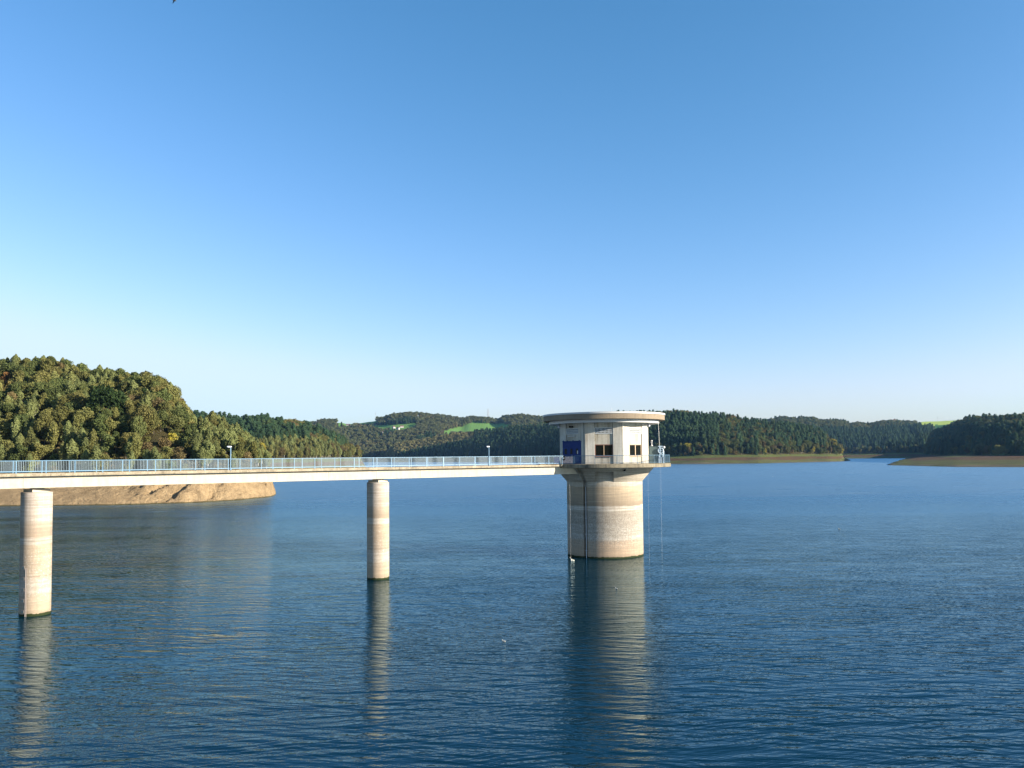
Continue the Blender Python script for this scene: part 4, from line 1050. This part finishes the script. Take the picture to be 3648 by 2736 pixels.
# ------------------------------------------------------------------ houses, masts and the lone tree on the far ridge
def far_xy(px, d): return (px-1824)/FPX*d
def gz(px, d): return float(terrain(np.array(float(px)), np.array(float(d))))
def house(px, d, w, dp, hh, rz, label, zoff=0, name='farm_house'):
    x = far_xy(px, d); e = empty(name, (x, d, gz(px, d)-1+zoff), rz); mark(e, label, 'house')
    m = MB(); m.prism([(-w/2, -dp/2), (w/2, -dp/2), (w/2, dp/2), (-w/2, dp/2)], 0, hh)
    v = [m._v(p) for p in ((-w/2, -dp/2, hh), (-w/2, dp/2, hh), (-w/2, 0, hh+dp*.42), (w/2, -dp/2, hh), (w/2, dp/2, hh), (w/2, 0, hh+dp*.42))]
    m.b.faces.new((v[0], v[1], v[2])); m.b.faces.new((v[3], v[5], v[4])); m.build('wall', M['hwall'], e)
    o_ = .5; m = MB(); t_ = .25; sl = .84
    for s in (-1, 1):
        a = [(-w/2-o_, s*(dp/2+o_), hh-o_*sl), (w/2+o_, s*(dp/2+o_), hh-o_*sl), (w/2+o_, 0, hh+dp*.42+.1), (-w/2-o_, 0, hh+dp*.42+.1)]
        lo = [m._v(p) for p in a]; hi = [m._v((p[0], p[1], p[2]+t_)) for p in a]
        m.b.faces.new(lo); m.b.faces.new(hi[::-1])
        for i in range(4): m.b.faces.new((lo[i], lo[(i+1) % 4], hi[(i+1) % 4], hi[i]))
    m.build('roof', M['hroof'], e)
    for k_ in (-.25, .25):
        m = MB(); m.box(w*k_-.6, w*k_+.6, -dp/2-.05, -dp/2+.02, 1.2, 2.6); m.build('window', M['glass'], e)
    m = MB(); m.box(w*.2-.4, w*.2+.4, -.4, .4, hh+dp*.3, hh+dp*.42+1.3); m.build('chimney', M['hroof'], e)
    return e
house(1240, 3250, 17, 8, 3.2, .05, 'long white farm building on the skyline left of the lone tree', 2.0)
house(1402, 3020, 9, 9, 7, .8, 'white gabled house at the left end of the hillside hamlet', 6)
house(1418, 3010, 10, 8, 6, -.5, 'white house in the middle of the hillside hamlet', 5)
house(1431, 3030, 13, 9, 5, .25, 'brown roofed house at the right end of the hillside hamlet', 5)
house(1366, 2960, 9, 8, 6, .4, 'small white house among the trees below the hamlet', 8)
house(3186, 2860, 10, 8, 5, .3, 'small white house among trees at the foot of the slender mast', 10)
def mast(px, d, top_y, r, label, mat, name='radio_mast', base_off=-2):
    x = far_xy(px, d); z0 = gz(px, d)+base_off; z1 = EYE+(hor(px)-top_y)*d/FPX
    e = empty(name, (x, d, z0)); mark(e, label, 'mast'); m = MB(); m.tube((0, 0, 0), (0, 0, z1-z0), r, 8, r*.4); m.build('mast_tube', mat, e)
    m = MB(); m.box(-r*2.2, r*2.2, -r*2.2, r*2.2, (z1-z0)*.8, (z1-z0)*.8+r*2); m.build('antenna', mat, e)
mast(1337, 3500, 1466, .8, 'thin pale mast on the skyline beside the lone tree', M['pylon'])
mast(3342, 3100, 1482, .55, 'thin mast standing on the yellow meadow at the right', M['pylon'])
mast(3176, 2850, 1489, .9, 'slender white mast rising beside the wooded knoll at the right', M['white'])
def pylon(px, d, top_y, label):
    x = far_xy(px, d); z0 = gz(px, d)-4; H_ = EYE+(hor(px)-top_y)*d/FPX-z0; e = empty('transmission_pylon', (x, d, z0), .3); mark(e, label, 'pylon')
    wd = lambda z: 4.5*(1-z/H_)**.8+.35
    for lo, hi, mt, nm in ((0, .45, M['pylonr'], 'lower_frame'), (.45, 1.0, M['pylon'], 'upper_frame')):
        m = MB(); zs = np.linspace(lo*H_, hi*H_, 7)
        for z0_, z1_ in zip(zs, zs[1:]):
            a, b = wd(z0_), wd(z1_); ca = [(a, a), (-a, a), (-a, -a), (a, -a)]; cb_ = [(b, b), (-b, b), (-b, -b), (b, -b)]
            for i in range(4):
                m.tube((*ca[i], z0_), (*cb_[i], z1_), .35, 4); m.tube((*ca[i], z0_), (*cb_[(i+1) % 4], z1_), .2, 4); m.tube((*cb_[i], z1_), (*cb_[(i+1) % 4], z1_), .2, 4)
        m.build(nm, mt, e)
    for f_, w_ in ((.62, 6.5), (.74, 8.5), (.86, 5.5)):
        m = MB(); m.tube((-w_, 0, f_*H_), (w_, 0, f_*H_), .35, 4); m.tube((-w_, 0, f_*H_), (0, 0, f_*H_+2.5), .22, 4); m.tube((w_, 0, f_*H_), (0, 0, f_*H_+2.5), .22, 4); m.build('cross_arm', M['pylon'], e)
pylon(1739, 3450, 1455, 'tall lattice pylon with a red lower half behind the bright green meadow')
place_tree('skyline_tree', 'round', 0, 'farleaf', far_xy(1343, 3300), 3300, gz(1343, 3300)+2, 21, 1.0, 'lone round tree standing on the skyline beside a thin mast', 'tree')
place_tree('broadleaf_tree', 'round', 1, 'dark', far_xy(378, 300), 300, gz(378, 300)-.5, 17, .85, 'large very dark green tree standing out in the middle of the near slope', 'broadleaf tree')
place_tree('skyline_tree', 'spruce', 0, 'needle', far_xy(1216, 3200), 3200, gz(1216, 3200)-1, 20, 1.2, 'dark conical tree on the skyline left of the long white farm building', 'tree')

# ------------------------------------------------------------------ air
hm = bpy.data.materials.new('air'); hm.use_nodes = True; hn_ = hm.node_tree; hn_.nodes.clear()
ho = hn_.nodes.new('ShaderNodeOutputMaterial'); pv = hn_.nodes.new('ShaderNodeVolumePrincipled')
pv.inputs['Color'].default_value = (.28, .55, 1.0, 1); pv.inputs['Density'].default_value = .000026; pv.inputs['Anisotropy'].default_value = .2
hn_.links.new(pv.outputs[0], ho.inputs['Volume'])
m = MB(); m.box(-8600, 8600, -300, 8600, -9, 330)
mark(m.build('haze', hm), 'thin bluish haze over the lake and hills', kind='stuff')
